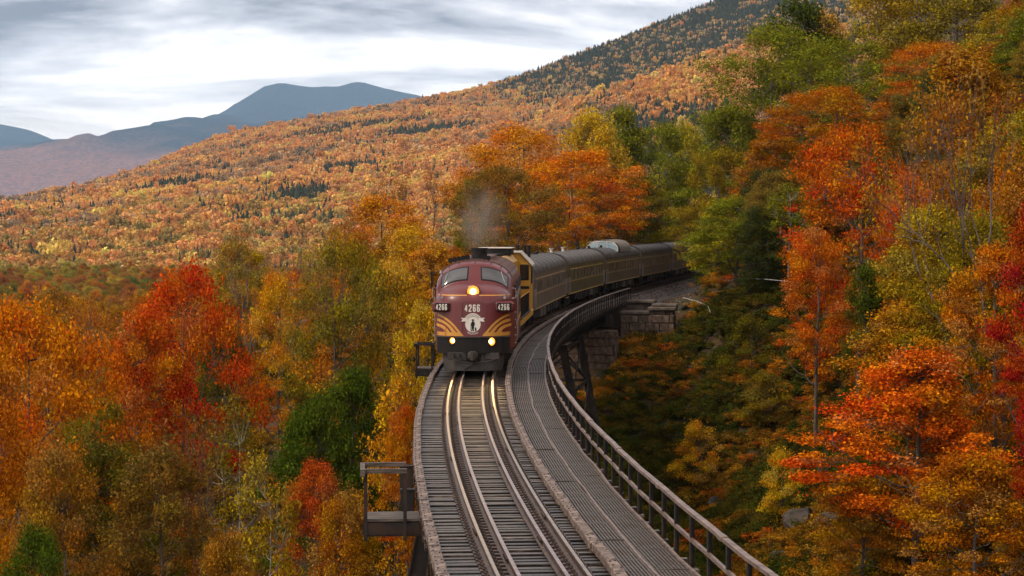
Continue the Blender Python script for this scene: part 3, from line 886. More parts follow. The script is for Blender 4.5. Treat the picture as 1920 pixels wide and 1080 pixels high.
# refuge platforms on the outer side
def refuge(y, depth, w, brackets):
    s = arc_of(y); e_ = empty('refuge_platform', (0, 0, 0), parent=bridge)
    z = -.30; l0, l1 = -1.74, -1.74 - w
    npl = 4
    for i in range(npl):
        MB().bar(off(s + depth * (i + .5) / npl, l0, z), off(s + depth * (i + .5) / npl, l1, z), depth / npl - .02, .05).build('plank', MAT_PLANK, e_)
    for ds in (.06, depth - .06):
        MB().bar(off(s + ds, -1.2, z - .2), off(s + ds, l1, z - .2), .14, .26).build('bracket', MAT_STEEL_DK, e_)
    bx = MB().bar(off(s, l0 + .05, z - .17), off(s, l1 - .03, z - .17), .05, .24); bx.build('fascia', MAT_STEEL_DK, e_)
    for ds, lt in ((0, l1 + .04), (0, l1 + .75 * w - .02), (depth, l1 + .04), (depth, l1 + .75 * w - .02)):
        MB().bar(off(s + ds, lt, z - .42), off(s + ds, lt, .70), .07, .07).build('post', MAT_STEEL_DK, e_)
    for ds in (0, depth):
        MB().bar(off(s + ds, l1 - .04, .72), off(s + ds, l1 + .77 * w, .72), .11, .09).build('top_rail', MAT_PLANK if y < 60 else MAT_STEEL_DK, e_)
    MB().bar(off(s - .12, l1 - .02, .69), off(s + depth + .1, l1 - .02, .69), .10, .14).build('top_rail', MAT_PLANK if y < 60 else MAT_STEEL_DK, e_)
    if brackets:
        for ds, zz_ in ((2.6, .0), (4.4, .3)):
            MB().box(off(s + ds, -1.95, zz_ - .35), (.3, .10, .62), .01).box(off(s + ds, -1.95, zz_ - .02), (.34, .14, .04), .006).build('cable_box', MAT_STEEL_DK, e_)
refuge(40.6, 1.1, 1.16, True)
refuge(83.6, 1.15, .95, False)

# ------------------------------------------------------------------ masonry at the far end
def stone_wall(root, s0, lat0, lat1, depth, z0, z1, course, blen, sd, mat=MAT_STONE, name='stone_block'):
    g = random.Random(sd); z = z1; row = 0
    while z > z0:
        h = course * g.uniform(.9, 1.1); a = lat0 - (blen * .5 if row % 2 else 0)
        while a < lat1 - .05:
            ln = blen * g.uniform(.8, 1.25); u0, u1 = max(a, lat0), min(a + ln, lat1)
            if u1 - u0 > .12:
                p, t = at_arc(s0); pr = g.uniform(-.05, .05)
                mb = MB().box((0, 0, 0), (u1 - u0 - .03, depth + pr * 2, h - .03), .045)
                gg = np.random.default_rng(g.randrange(9999)); v = np.array(mb.v); v += gg.normal(0, .018, v.shape); mb.v = [tuple(q) for q in v]
                o = mb.build(name, mat, root); o.location = off(s0, (u0 + u1) / 2, z - h / 2); o.rotation_euler = (0, 0, -math.atan2(t.x, t.y))
            a += ln
        z -= h; row += 1
pier = empty('stone_pier', off(arc_of(153.0), .4, -8)); pm = pier.matrix_basis.copy()
tag(pier, 'granite block pier under the far end of the trestle', 'pier')
class _Off: pass
def under(root):
    """children built in world coordinates under a root that stands elsewhere"""
    inv = Matrix.Translation(-Vector(root.location))
    for c in root.children: c.location = Vector(c.location) - Vector(root.location)
stone_wall(pier, arc_of(153.0), -2.7, 3.1, 1.7, -12.5, -2.30, .62, 1.25, 3); under(pier)
ab = empty('stone_abutment', off(arc_of(160.5), 5.0, -3.2))
tag(ab, 'stepped granite abutment wing with flat cap slabs beside the gravel slope', 'abutment')
stone_wall(ab, arc_of(159.6), 2.7, 7.0, 2.4, -3.9, -1.36, .62, 1.3, 5)
stone_wall(ab, arc_of(159.7), 5.0, 6.9, 2.1, -1.36, -.98, .40, 1.1, 6)
p, t = at_arc(arc_of(159.6)); ra_ = (0, 0, -math.atan2(t.x, t.y))
for lat, w, z, d in ((3.85, 2.35, -1.20, 2.5), (6.0, 2.25, -.86, 2.5)):
    o = MB().box((0, 0, 0), (w, d, .24), .04).build('cap_slab', MAT_CONC, ab); o.location = off(arc_of(159.6), lat, z); o.rotation_euler = ra_
o = MB().box((0, 0, 0), (2.0, 1.8, .2), .03).build('cap_slab', MAT_CONC, ab); o.location = off(arc_of(160.2), 6.15, -.62); o.rotation_euler = ra_
under(ab)
cw = empty('concrete_backwall', off(arc_of(162.2), 1.0, -3.0))
tag(cw, 'concrete back wall at the bridge end below the gravel', 'wall')
o = MB().box((0, 0, 0), (8.0, 1.6, 3.2), .05).build('wall_face', MAT_CONC, cw); o.location = off(arc_of(162.2), .8, -2.08); o.rotation_euler = ra_
o = MB().box((0, 0, 0), (2.4, 2.0, .22), .04).build('coping', MAT_CONC, cw); o.location = off(arc_of(162.1), 4.0, -.40); o.rotation_euler = ra_
under(cw)

# ------------------------------------------------------------------ the train
def paint(name, c, rough=.35, dirt=(.05, .04, .035), amt=.5, spec=.5, metal=0.0, coat=0.0):
    m, n, l = new_mat(name)
    t = n('ShaderNodeTexCoord')
    mp = n('ShaderNodeMapping'); mp.inputs['Scale'].default_value = (1, 1, .35); l(t.outputs['Object'], mp.inputs[0])
    no = n('ShaderNodeTexNoise'); no.inputs['Scale'].default_value = 2.4; no.inputs['Detail'].default_value = 8; no.inputs['Roughness'].default_value = .68
    l(mp.outputs[0], no.inputs['Vector'])
    r = n('ShaderNodeValToRGB'); r.color_ramp.elements[0].position = .46; r.color_ramp.elements[1].position = .78
    r.color_ramp.elements[0].color = (0, 0, 0, 1); r.color_ramp.elements[1].color = (amt, amt, amt, 1); l(no.outputs[0], r.inputs[0])
    mx = n('ShaderNodeMix'); mx.data_type = 'RGBA'; l(r.outputs[0], mx.inputs[0]); mx.inputs[6].default_value = (*c, 1); mx.inputs[7].default_value = (*dirt, 1)
    b = n('ShaderNodeBsdfPrincipled'); l(mx.outputs[2], b.inputs['Base Color']); b.inputs['Specular IOR Level'].default_value = spec
    b.inputs['Metallic'].default_value = metal; b.inputs['Coat Weight'].default_value = coat; b.inputs['Coat Roughness'].default_value = .18
    mr = n('ShaderNodeMapRange'); mr.inputs[3].default_value = rough - .08; mr.inputs[4].default_value = rough + .22; l(no.outputs[0], mr.inputs[0]); l(mr.outputs[0], b.inputs['Roughness'])
    o = n('ShaderNodeOutputMaterial'); l(b.outputs[0], o.inputs[0]); return m
MAT_MAROON = paint('maroon_paint', (.135, .0125, .0115), .36, (.05, .016, .013), .5, coat=.18)
MAT_MROOF = paint('maroon_roof', (.15, .075, .060), .55, (.10, .06, .05), .7)
MAT_GOLD = paint('gold_paint', (.62, .27, .035), .42, (.30, .13, .03), .4)
MAT_YELLOW = paint('yellow_paint', (.56, .27, .022), .42, (.16, .08, .02), .6)
MAT_WHITE = paint('cream_lettering', (.72, .64, .55), .5, (.5, .4, .33), .5)
MAT_BLACK = paint('black_metal', (.011, .009, .008), .6, (.034, .023, .017), .6, spec=.25)
MAT_PILOT = paint('grimy_pilot', (.034, .026, .021), .6, (.085, .06, .045), .8)
MAT_GREYW = paint('grey_wheel_steel', (.09, .075, .066), .5, (.04, .03, .025), .6, metal=.4)
MAT_SILVER = paint('weathered_silver', (.42, .38, .34), .42, (.16, .13, .11), .7, metal=.5)
MAT_DOME = paint('dull_dome_metal', (.20, .165, .135), .5, (.09, .07, .055), .7, metal=.3)
MAT_TRIM = paint('pale_roof_edge', (.55, .47, .38), .45, (.28, .2, .14), .5)
def glass_mat(name, c, rough=.08):
    m, n, l = new_mat(name)
    b = n('ShaderNodeBsdfPrincipled'); b.inputs['Base Color'].default_value = (*c, 1); b.inputs['Roughness'].default_value = rough
    b.inputs['Specular IOR Level'].default_value = .8
    o = n('ShaderNodeOutputMaterial'); l(b.outputs[0], o.inputs[0]); return m
MAT_GLASS = glass_mat('dark_window_glass', (.015, .014, .014))
MAT_WSHIELD = glass_mat('grey_windshield_glass', (.085, .078, .076), .12)
MAT_CURTAIN_REFLECT = glass_mat('pale_window_glass', (.085, .07, .055), .15)  # paler base colour paints in window reflections as well as curtains
MAT_DOMEGLASS = glass_mat('dome_glass', (.14, .19, .20), .06)

def place_vehicle(name, s0, L_):
    a, _ = at_arc(s0 + L_ * .2); b, _ = at_arc(s0 + L_ * .8)
    d = (b - a).normalized(); p = a - d * (L_ * .2)
    return empty(name, p, -math.atan2(d.x, d.y))

def truck(root, yc, wb=2.6, wr=.5, mat=None, n=2):
    e_ = empty('truck', (0, yc, 0), parent=root)
    ys_ = np.linspace(-wb / 2, wb / 2, n)
    for y in ys_:
        mb = MB()
        for sg in (-1, 1):
            mb.cyl((sg * .69, y, wr), (sg * .80, y, wr), wr - .03, wr - .03, 20); mb.cyl((sg * .66, y, wr), (sg * .69, y, wr), wr, wr, 20)
        mb.cyl((-.9, y, wr), (.9, y, wr), .09, .09, 8)
        mb.build('wheelset', MAT_GREYW, e_, True)
    for sg in (-1, 1):
        mb = MB().box((sg * .98, 0, wr + .13), (.13, wb + .7, .17), .03).box((sg * .98, 0, wr - .12), (.12, wb * .45, .16), .03)
        for y in ys_: mb.box((sg * 1.02, y, wr), (.2, .30, .30), .05)
        for y in (-.35, 0, .35): mb.cyl((sg * 1.0, y, wr - .05), (sg * 1.0, y, wr + .2), .10, .10, 8)
        mb.build('side_frame', mat or MAT_BLACK, e_)
    MB().box((0, 0, wr + .22), (1.7, .5, .22), .04).build('bolster', MAT_BLACK, e_)
    return e_

def coupler(root, y, sg):
    mb = MB().box((0, y + sg * .05, .86), (.20, .6, .20), .04).box((.03, y - sg * -.38 if sg > 0 else y - .38, .86), (.30, .26, .30), .07)
    mb.build('coupler', MAT_PILOT, root)

# ---- ribbon lettering (blocky numerals)
def ribbon(pts, w):
    P = [Vector((a, b)) for a, b in pts]; Ls, Rs = [], []
    for i, p in enumerate(P):
        d0 = (P[i] - P[i - 1]).normalized() if i else (P[1] - P[0]).normalized()
        d1 = (P[i + 1] - P[i]).normalized() if i < len(P) - 1 else d0
        n0 = Vector((-d0.y, d0.x)); n1 = Vector((-d1.y, d1.x)); m_ = n0 + n1
        m_ = n0 if m_.length < .2 else m_.normalized(); k = min(2.0, 1 / max(.3, m_.dot(n0)))
        Ls.append(p + m_ * (w / 2 * k)); Rs.append(p - m_ * (w / 2 * k))
    return Ls, Rs
DIG = {'4': [[(.43, -.02), (.43, 1.0)], [(.44, .98), (.02, .30), (.68, .30)]],
       '2': [[(.0, .74), (.0, .88), (.12, 1), (.46, 1), (.58, .88), (.58, .66), (.06, .16), (.0, .0), (.66, .0)]],
       '6': [[(.58, .78), (.58, .88), (.46, 1), (.12, 1), (0, .88), (0, .12), (.12, 0), (.46, 0), (.58, .12), (.58, .44), (.46, .56), (.07, .56)]]}
def number(text, w, h):
    """list of (quads as 2D points, layer) centred on the origin"""
    out = []; n_ = len(text); adv = w / n_
    for i, ch in enumerate(text):
        for k, st in enumerate(DIG[ch]):
            pts = [((-w / 2) + adv * i + adv * .10 + u * adv * .98 * .80, -h / 2 + h * .07 + v * h * .86) for u, v in st]
            a, b = ribbon(pts, h * .155)
            for j in range(len(pts) - 1): out.append(([a[j], a[j + 1], b[j + 1], b[j]], k))
    return out
def text_mesh(txt, size):
    cu_ = bpy.data.curves.new('t', 'FONT'); cu_.body = txt; cu_.size = size; cu_.align_x = 'CENTER'; cu_.align_y = 'CENTER'; cu_.resolution_u = 2
    ob_ = bpy.data.objects.new('t', cu_); COL.objects.link(ob_)
    dg = bpy.context.evaluated_depsgraph_get(); me = bpy.data.meshes.new_from_object(ob_.evaluated_get(dg))
    V = [v.co.copy() for v in me.vertices]; F = [tuple(p.vertices) for p in me.polygons]
    bpy.data.objects.remove(ob_); bpy.data.curves.remove(cu_); bpy.data.meshes.remove(me)
    return V, F

# ---- red locomotive: rounded nose, split windshield
LA = 15.4
S_LOCO = arc_of(76.6)
loco = place_vehicle('diesel_locomotive', S_LOCO, LA)
tag(loco, 'maroon bulldog-nosed diesel locomotive with gold wing stripes and lit headlights', 'locomotive')
NW, NZ, NT, NB, ND = 1.52, 2.70, 3.52, .92, 1.55
PA, PB_, PC = 3.0, 2.1, 2.2
def lean(z): return .07 * max(0.0, z - 1.0)
def nose_y(x, z):
    f = min(.999, abs(x / NW) ** PA + (max(0.0, z - NZ) / (NT - NZ)) ** PB_)
    y = max(.02, ND * (1 - (1 - f) ** (1 / PC)))
    return y + lean(z) * (1 - y / ND)
def sect(w, zs, zt, pa, pb, zb, na=28, nlow=6):
    row = []
    for k in range(nlow): row.append((-w, zb + (zs - zb) * k / nlow))
    for k in range(na + 1):
        a = math.pi * k / na; c, s_ = math.cos(a), math.sin(a)
        row.append((-w * math.copysign(abs(c) ** (2 / pa), c), zs + (zt - zs) * max(0, s_) ** (2 / pb)))
    for k in range(nlow - 1, -1, -1): row.append((w, zb + (zs - zb) * k / nlow))
    return row
rows = []
for y in [.02, .05, .1, .17, .27, .4, .55, .72, .92, 1.12, 1.32, 1.45, 1.55]:
    q = 1 - (1 - y / ND) ** PC
    r_ = sect(NW * max(q, 1e-5) ** (1 / PA), NZ, NZ + (NT - NZ) * max(q, 1e-5) ** (1 / PB_), PA, PB_, NB)
    rows.append([(u, y + lean(w) * (1 - y / ND), w) for u, w in r_])
# windshield rises between the hood arc and the roof arc
ARC0 = (NW, NZ, NT, PA, PB_); ARC1 = (1.555, 3.02, 4.20, 2.7, 2.3)
def wind(v):
    t = v; return [a + (b - a) * t for a, b in zip(ARC0, ARC1)]
def wy(v): return 1.56 + .52 * v - .05 * math.sin(math.pi * v)
for v in (.08, .2, .35, .5, .65, .8, .9, .97, 1.0):
    w, zs, zt, pa, pb = wind(v); rows.append([(u, wy(v), z) for u, z in sect(w, zs, zt, pa, pb, NB)])
for y, w, zs, zt in ((2.14, 1.565, 3.04, 4.25), (2.3, 1.575, 3.08, 4.30), (2.6, 1.59, 3.12, 4.34), (3.2, 1.60, 3.15, 4.36), (6, 1.60, 3.15, 4.36), (10, 1.60, 3.15, 4.36), (15.2, 1.60, 3.15, 4.36), (15.38, 1.56, 3.1, 4.28)):
    rows.append([(u, y, z) for u, z in sect(w, zs, zt, 2.6, 2.2, NB)])
mb = MB().grid(rows); nrow = len(rows[0]); mb.add(rows[0], [tuple(range(nrow))]); last = [(u, 15.38, z) for u, _, z in rows[-1]]; mb.add(last, [tuple(range(nrow))])
body = mb.build('body', MAT_MAROON, loco, True)
# roof sheet with seams
mb = MB()
rr = sect(1.60, 3.15, 4.36, 2.6, 2.2, NB)[10:31]
for y0_, y1_ in [(2.75 + 1.56 * i, 2.75 + 1.56 * (i + 1) - .03) for i in range(8)]:
    mb.grid([[(u, y, z + .014) for u, z in rr] for y in (y0_, y1_)])
roof = mb.build('roof', MAT_MROOF, loco, True)
for i in range(9):
    mb = MB(); y = 2.73 + 1.56 * i
    for (u, z), (u2, z2) in zip(rr[1:-2:2], rr[3::2]): mb.bar((u, y, z + .02), (u2, y, z2 + .02), .05, .03, (0, 1, 0))
    mb.build('roof_rib', MAT_MROOF, roof)
# windshield panes with rubber frames
for sg in (-1, 1):
    def pt(a, v, d):
        w, zs, zt, pa, pb = wind(v); c, s_ = math.cos(a), math.sin(a)
        return (sg * w * abs(c) ** (2 / pa), wy(v) - d, zs + (zt - zs) * s_ ** (2 / pb))
    def patch(a0, a1, v0, v1, d, rnd_=.0):
        return [[pt(a0 + (a1 - a0) * i / 10, v0 + (v1 - v0) * j / 6, d) for i in range(11)] for j in range(7)]
    A0, A1 = R(38), R(84.5)
    fr = MB().grid(patch(A0 - .05, A1 + .022, .13, .92, .012)).build('windshield', MAT_BLACK, loco, True)
    MB().grid(patch(A0, A1, .20, .86, .022)).build('pane', MAT_WSHIELD, fr, True)
    wp = MB().tube([pt(R(54), .90, .05), pt(R(50), .62, .06), pt(R(46), .40, .045)], .012, 5)
    wp.build('wiper', MAT_SILVER, fr)
# headlight
HZ = 3.20; hy = nose_y(0, HZ)
mb = MB(); n_ = 24
mb.cyl((0, hy + .25, HZ), (0, hy - .10, HZ), .285, .275, n_, False); mb.cyl((0, hy - .10, HZ), (0, hy - .125, HZ), .275, .24, n_, False)
hl = mb.build('headlight', MAT_MAROON, loco, True)
def lamp_mat(name, s_core, s_rim, r):
    m, n, l = new_mat(name); t = n('ShaderNodeTexCoord'); ln = n('ShaderNodeVectorMath'); ln.operation = 'LENGTH'; l(t.outputs['Object'], ln.inputs[0])
    rp = n('ShaderNodeValToRGB'); dv = n('ShaderNodeMath'); dv.operation = 'DIVIDE'; dv.inputs[1].default_value = r; l(ln.outputs['Value'], dv.inputs[0]); l(dv.outputs[0], rp.inputs[0])
    rp.color_ramp.elements[0].position = .15; rp.color_ramp.elements[0].color = (1.0, .86, .56, 1)
    rp.color_ramp.elements[1].position = 1.0; rp.color_ramp.elements[1].color = (.9, .26, .03, 1)
    e5 = rp.color_ramp.elements.new(.42); e5.color = (1, .50, .09, 1)
    mr = n('ShaderNodeMapRange'); mr.inputs[1].default_value = .15; mr.inputs[2].default_value = .68; mr.inputs[3].default_value = s_core; mr.inputs[4].default_value = s_rim; mr.interpolation_type = 'SMOOTHERSTEP'; l(dv.outputs[0], mr.inputs[0])
    em = n('ShaderNodeEmission'); l(rp.outputs[0], em.inputs[0]); l(mr.outputs[0], em.inputs[1])
    o = n('ShaderNodeOutputMaterial'); l(em.outputs[0], o.inputs[0]); return m
def disc(name, r, mat, parent, loc, n_=24):
    mb = MB(); rings = 5
    P = [[(r * k / rings * math.cos(2 * math.pi * i / n_), .03 * (k / rings) ** 2, r * k / rings * math.sin(2 * math.pi * i / n_)) for i in range(n_ + 1)] for k in range(rings + 1)]
    mb.grid(P); o = mb.build(name, mat, parent, True, fix=False); o.location = loc; return o
disc('lens', .235, lamp_mat('headlight_lens', 22, 1.1, .235), hl, (0, hy - .118, HZ))
for x, z, r in ((-.77, 1.30, .135), (.70, 1.27, .165)):
    y = -.09 + .62 * (1 - math.cos(math.asin(x / 1.43)))
    dl = MB().cyl((x, y + .25, z), (x, y - .03, z), r + .035, r + .03, 18, False).build('ditch_light', MAT_BLACK, loco, True)
    disc('lens', r, lamp_mat('ditch_light_lens', 26, 1.6, r), dl, (x, y - .02, z), 18)
for x, z, en in ((0, HZ, 60), (-.77, 1.30, 60), (.70, 1.27, 75)):
    ld = bpy.data.lights.new('headlight_beam', 'SPOT'); ld.energy = en; ld.spot_size = R(46); ld.spot_blend = .8; ld.color = (1, .62, .25); ld.shadow_soft_size = .1
    lo = bpy.data.objects.new('headlight_beam', ld); COL.objects.link(lo); lo.parent = loco; lo.location = (x, -.25, z); lo.rotation_euler = (R(84), 0, R(180))

# painted nose: conformed to the nose surface, a few millimetres proud
def conform(V2, F, d): return [(x, nose_y(x, z) - d, z) for x, z in V2], F
def decal(name, polys, mat, d, parent=body, sub=1):
    mb = MB()
    for V2, F, dd in polys:
        V, F = conform(V2, F, d + dd); mb.add(V, F)
    return mb.build(name, mat, parent, fix=False)
def strip2(A, B, k=3, n=14):
    def rs(P):
        P = np.array(P, float); t = np.concatenate([[0], np.cumsum(np.hypot(*np.diff(P, axis=0).T))]); q = np.linspace(0, t[-1], n)
        return np.column_stack([np.interp(q, t, P[:, 0]), np.interp(q, t, P[:, 1])])
    a, b = rs(A), rs(B); V = []
    for j in range(k + 1): V += [tuple(p) for p in a + (b - a) * j / k]
    return V, [(j * n + i, j * n + i + 1, (j + 1) * n + i + 1, (j + 1) * n + i) for j in range(k) for i in range(n - 1)]
def px(P, sg): return [(sg * (a - 690) / 371, 1.47 + (380 - b) / 371) for a, b in P]
for sg in (-1, 1):
    polys = []
    for A, B in (([(820, 378), (900, 285), (960, 215), (1020, 160), (1090, 110), (1160, 75), (1245, 55)], [(888, 352), (930, 300), (975, 245), (1025, 197), (1090, 148), (1160, 113), (1245, 93)]),
                 ([(925, 335), (965, 285), (1012, 235), (1065, 192), (1130, 152), (1190, 137), (1245, 130)], [(985, 335), (1020, 285), (1060, 240), (1110, 206), (1160, 187), (1245, 168)]),
                 ([(1018, 335), (1050, 290), (1090, 250), (1140, 222), (1245, 198)], [(1085, 322), (1120, 285), (1160, 262), (1245, 240)])):
        V, F = strip2(px(A, sg), px(B, sg)); polys.append((V, F, 0))
    V, F = strip2(px([(830, 378), (1040, 378), (1245, 378)], sg), px([(905, 325), (1060, 325), (1245, 325)], sg)); polys.append((V, F, .002))
    decal('wing_stripe', polys, MAT_GOLD, .006)
    for k in range(5):
        x = sg * 1.07; z = 1.52 + k * .062
        MB().box((x, nose_y(x, z) - .02, z), (.13, .035, .02), .004, -sg * .35).build('nose_step', MAT_GOLD, body)
for sg in (-1, 1):
    xs_ = np.linspace(.24, 1.46, 12)
    V = [(sg * x, z) for z in (3.035, 3.075) for x in xs_]
    decal('gold_line', [(V, [(i, i + 1, 13 + i, 12 + i) for i in range(11)], 0)], MAT_GOLD, .006)
def num_polys(text, w, h, cx, cz):
    return [([(p.x + cx, p.y + cz) for p in q], [(0, 1, 2, 3)], .0025 * k) for q, k in number(text, w, h)]
decal('number', num_polys('4266', .64, .28, .0, 2.56), MAT_WHITE, .008)
# nose door seams
for x_ in (-.40, .40):
    decal('door_seam', [([(x_ + a, z) for z in np.linspace(1.62, 2.92, 8) for a in (-.006, .006)], [(2 * i, 2 * i + 1, 2 * i + 3, 2 * i + 2) for i in range(7)], 0)], MAT_BLACK, .005)
# number boards
for sg in (-1, 1):
    cx = sg * 1.24; y0 = nose_y(.98, 2.56) - .10
    hb_ = MB().box((sg * 1.17, y0 + .45, 2.60), (.80, .78, .42), .09, sg * .20).build('number_board', MAT_MAROON, loco)
    face = MB().box((0, 0, 0), (.56, .03, .31), .012).build('board_face', MAT_BLACK, hb_)
    ang = sg * .20; face.location = (cx - sg * .03, y0 + .035 + .015 * 1, 2.60); face.rotation_euler = (0, 0, ang)
    mb = MB()
    for q, k in number('4266', .48, .235): mb.add([(p.x, -.02 - .0025 * k, p.y) for p in q], [(0, 1, 2, 3)])
    o = mb.build('number', MAT_WHITE, hb_, fix=False); o.location = face.location; o.rotation_euler = face.rotation_euler
# emblem: round shield, ribbon banner, standing figure
def fan(cx, cz, rx, rz, n_=28, ph=0): return [(cx, cz)] + [(cx + rx * math.cos(2 * math.pi * i / n_), cz + rz * math.sin(2 * math.pi * i / n_)) for i in range(n_)], [(0, 1 + i, 1 + (i + 1) % n_) for i in range(n_)]
EZ = 1.965; EX = .0
emb = decal('emblem', [(*fan(EX, EZ - .03, .30, .31), 0)], MAT_WHITE, .008)
bt = []
V, F = strip2([(EX + .36 * math.cos(a), EZ + .04 + .36 * math.sin(a)) for a in np.linspace(R(148), R(32), 12)], [(EX + .25 * math.cos(a), EZ + .04 + .25 * math.sin(a)) for a in np.linspace(R(148), R(32), 12)], 2, 14); bt.append((V, F, .006))
for sg in (-1, 1):
    bt.append(([(sg * .22, EZ + .09), (sg * .22, EZ + .21), (sg * .47, EZ + .22), (sg * .40, EZ + .155), (sg * .46, EZ + .07)], [(0, 1, 2, 3, 4)], .004))
decal('banner', bt, MAT_WHITE, .009, emb)
decal('banner_edge', [(*strip2([(EX + .245 * math.cos(a), EZ + .04 + .245 * math.sin(a)) for a in np.linspace(R(150), R(30), 12)], [(EX + .232 * math.cos(a), EZ + .04 + .232 * math.sin(a)) for a in np.linspace(R(150), R(30), 12)], 1, 14), 0)], MAT_MAROON, .012, emb)
def arc_text(txt, size, rad, cz, flip, mat, name, d=.017, squeeze=1.0):
    V, F = text_mesh(txt, size); V2 = []
    for v in V:
        a = v.x * squeeze / rad
        if flip: V2.append((EX + (rad - v.y) * math.sin(a), cz - (rad - v.y) * math.cos(a)))
        else: V2.append((EX + (rad + v.y) * math.sin(a), cz + (rad + v.y) * math.cos(a)))
    decal(name, [(V2, F, 0)], mat, d, emb)
arc_text('BOSTON and MAINE', .085, .300, EZ + .04, False, MAT_BLACK, 'banner_lettering', squeeze=.74)
arc_text('RAILROAD', .105, .40, EZ + .0, True, MAT_WHITE, 'lower_lettering', squeeze=.86)
fig = [[(-.03, .17), (-.075, .165), (-.06, .185), (-.02, .215), (.02, .215), (.06, .185), (.075, .165), (.03, .17), (.03, .12), (.075, .10), (.085, -.02), (.05, -.03), (.055, -.10), (.04, -.22), (.07, -.25), (.005, -.25), (.0, -.12), (-.02, -.22), (-.01, -.25), (-.075, -.25), (-.06, -.20), (-.055, -.08), (-.08, -.03), (-.07, .10), (-.03, .12)],
       [(.095, -.25), (.085, -.12), (.11, -.10), (.15, -.12), (.16, -.25)], [(-.105, -.25), (-.095, .06), (-.082, .06), (-.090, -.25)]]
decal('figure', [([(EX + a * .9, EZ - .05 + b) for a, b in P], [tuple(range(len(P)))], .001 * i) for i, P in enumerate(fig)], MAT_BLACK, .014, emb)
# marker lights, grab irons, mirror
for sg in (-1, 1):
    x = sg * 1.22; y = nose_y(x, 2.93)
    MB().cyl((x, y + .05, 2.95), (x, y - .06, 2.95), .055, .05, 12).build('marker_light', MAT_SILVER, loco, True)
    MB().tube([(sg * 1.50, 1.25, 2.9), (sg * 1.64, 1.2, 2.92), (sg * 1.64, 1.2, 3.3), (sg * 1.5, 1.5, 3.3)], .016, 6).build('grab_iron', MAT_SILVER, loco)
MB().box((-1.72, 1.95, 3.62), (.05, .30, .62), .02).tube([(-1.72, 1.95, 3.3), (-1.55, 1.95, 3.22)], .02, 6).build('mirror', MAT_BLACK, loco)
MB().cyl((-1.36, 2.2, 3.86), (-1.36, 2.2, 3.98), .06, .045, 10).build('roof_lamp', MAT_SILVER, loco, True)
# grabs over the brow
mb = MB()
for k in range(7):
    a = R(38 + 104 * k / 6); c, s_ = math.cos(a), math.sin(a)
    x = -1.57 * math.copysign(abs(c) ** (2 / 2.7), c); z = 3.05 + 1.2 * s_ ** (2 / 2.3)
    mb.cyl((x, 2.25, z), (x, 2.25, z + .09), .016, .016, 6)
mb.build('brow_grab', MAT_BLACK, loco)
# pilot, dark front apron, anticlimber
mb = MB().prism([(1.43 * math.sin(t), -.09 + .62 * (1 - math.cos(t))) for t in np.linspace(-R(90), R(90), 15)] + [(1.43, 1.2), (-1.43, 1.2)], .80, 1.42, 'z')
mb.build('front_apron', MAT_BLACK, loco)
MB().prism([(1.47 * math.sin(t), -.12 + .64 * (1 - math.cos(t))) for t in np.linspace(-R(90), R(90), 15)] + [(1.47, 1.2), (-1.47, 1.2)], 1.422, 1.455, 'z').build('anticlimber', MAT_GOLD if False else MAT_PILOT, loco)
prow = []
for z, w, yf in ((.13, 1.12, -.06), (.45, 1.19, -.03), (.74, 1.21, .02), (.80, 1.21, .05)):
    prow.append([(w * math.sin(t), yf + .55 * (1 - math.cos(t)), z) for t in np.linspace(-R(88), R(88), 15)])
po = MB().grid(prow).build('pilot', MAT_PILOT, loco, True)
MB().box((-.62, -.055, .70), (.72, .03, .30), .01).build('pilot_plate', MAT_PILOT, po); MB().box((.75, -.0, .70), (.55, .03, .26), .01).build('pilot_plate', MAT_PILOT, po)
MB().box((0, .05, .72), (.62, .22, .46), .03).build('coupler_pocket', MAT_BLACK, loco)
MB().box((0, -.12, .72), (.40, .42, .36), .10).cyl((0, -.30, .56), (0, -.30, .88), .10, .10, 12).build('coupler', MAT_PILOT, loco)
MB().tube([(.18, -.16, .62), (.05, -.28, .42), (-.18, -.20, .26), (-.30, -.12, .20)], .03, 6).build('air_hose', MAT_BLACK, loco)
MB().tube([(-.95, -.02, .66), (-.6, -.1, .52), (-.2, -.14, .46), (.3, -.14, .46), (.7, -.08, .52), (1.0, .02, .64)], .02, 6).build('uncoupling_lever', MAT_PILOT, loco)
for x in (-.72, -.5): MB().tube([(x, -.09, .80), (x, -.12, .70), (x + .06, -.12, .64)], .03, 6).build('air_hose', MAT_BLACK, loco)
# roof fittings
ex = MB().cyl((.02, 6.3, 4.30), (.02, 6.3, 4.76), .34, .33, 20).cyl((.02, 6.3, 4.76), (.02, 6.3, 4.84), .36, .36, 20).box((.02, 6.3, 4.36), (.95, 1.0, .10), .03)
ex.build('exhaust_stack', MAT_BLACK, loco, True)
for sx, k in ((-1, 5), (1, 2)):
    for i in range(k):
        x = sx * (.34 + .17 * i); zc = 4.50 - .035 * i
        h_ = MB().cyl((x, 3.75, zc), (x, 3.2, zc), .035, .05, 10, False).cyl((x, 3.2, zc), (x, 3.05, zc), .05, .105, 12).cyl((x, 3.75, zc), (x, 3.9, zc), .07, .07, 10).box((x, 3.6, zc - .08), (.05, .05, .14))
        h_.build('air_horn', MAT_BLACK, loco, True)
for y in (8.6, 10.0, 11.4, 12.8):
    MB().cyl((0, y, 4.34), (0, y, 4.46), .60, .58, 24).build('radiator_fan', MAT_MROOF, loco, True)
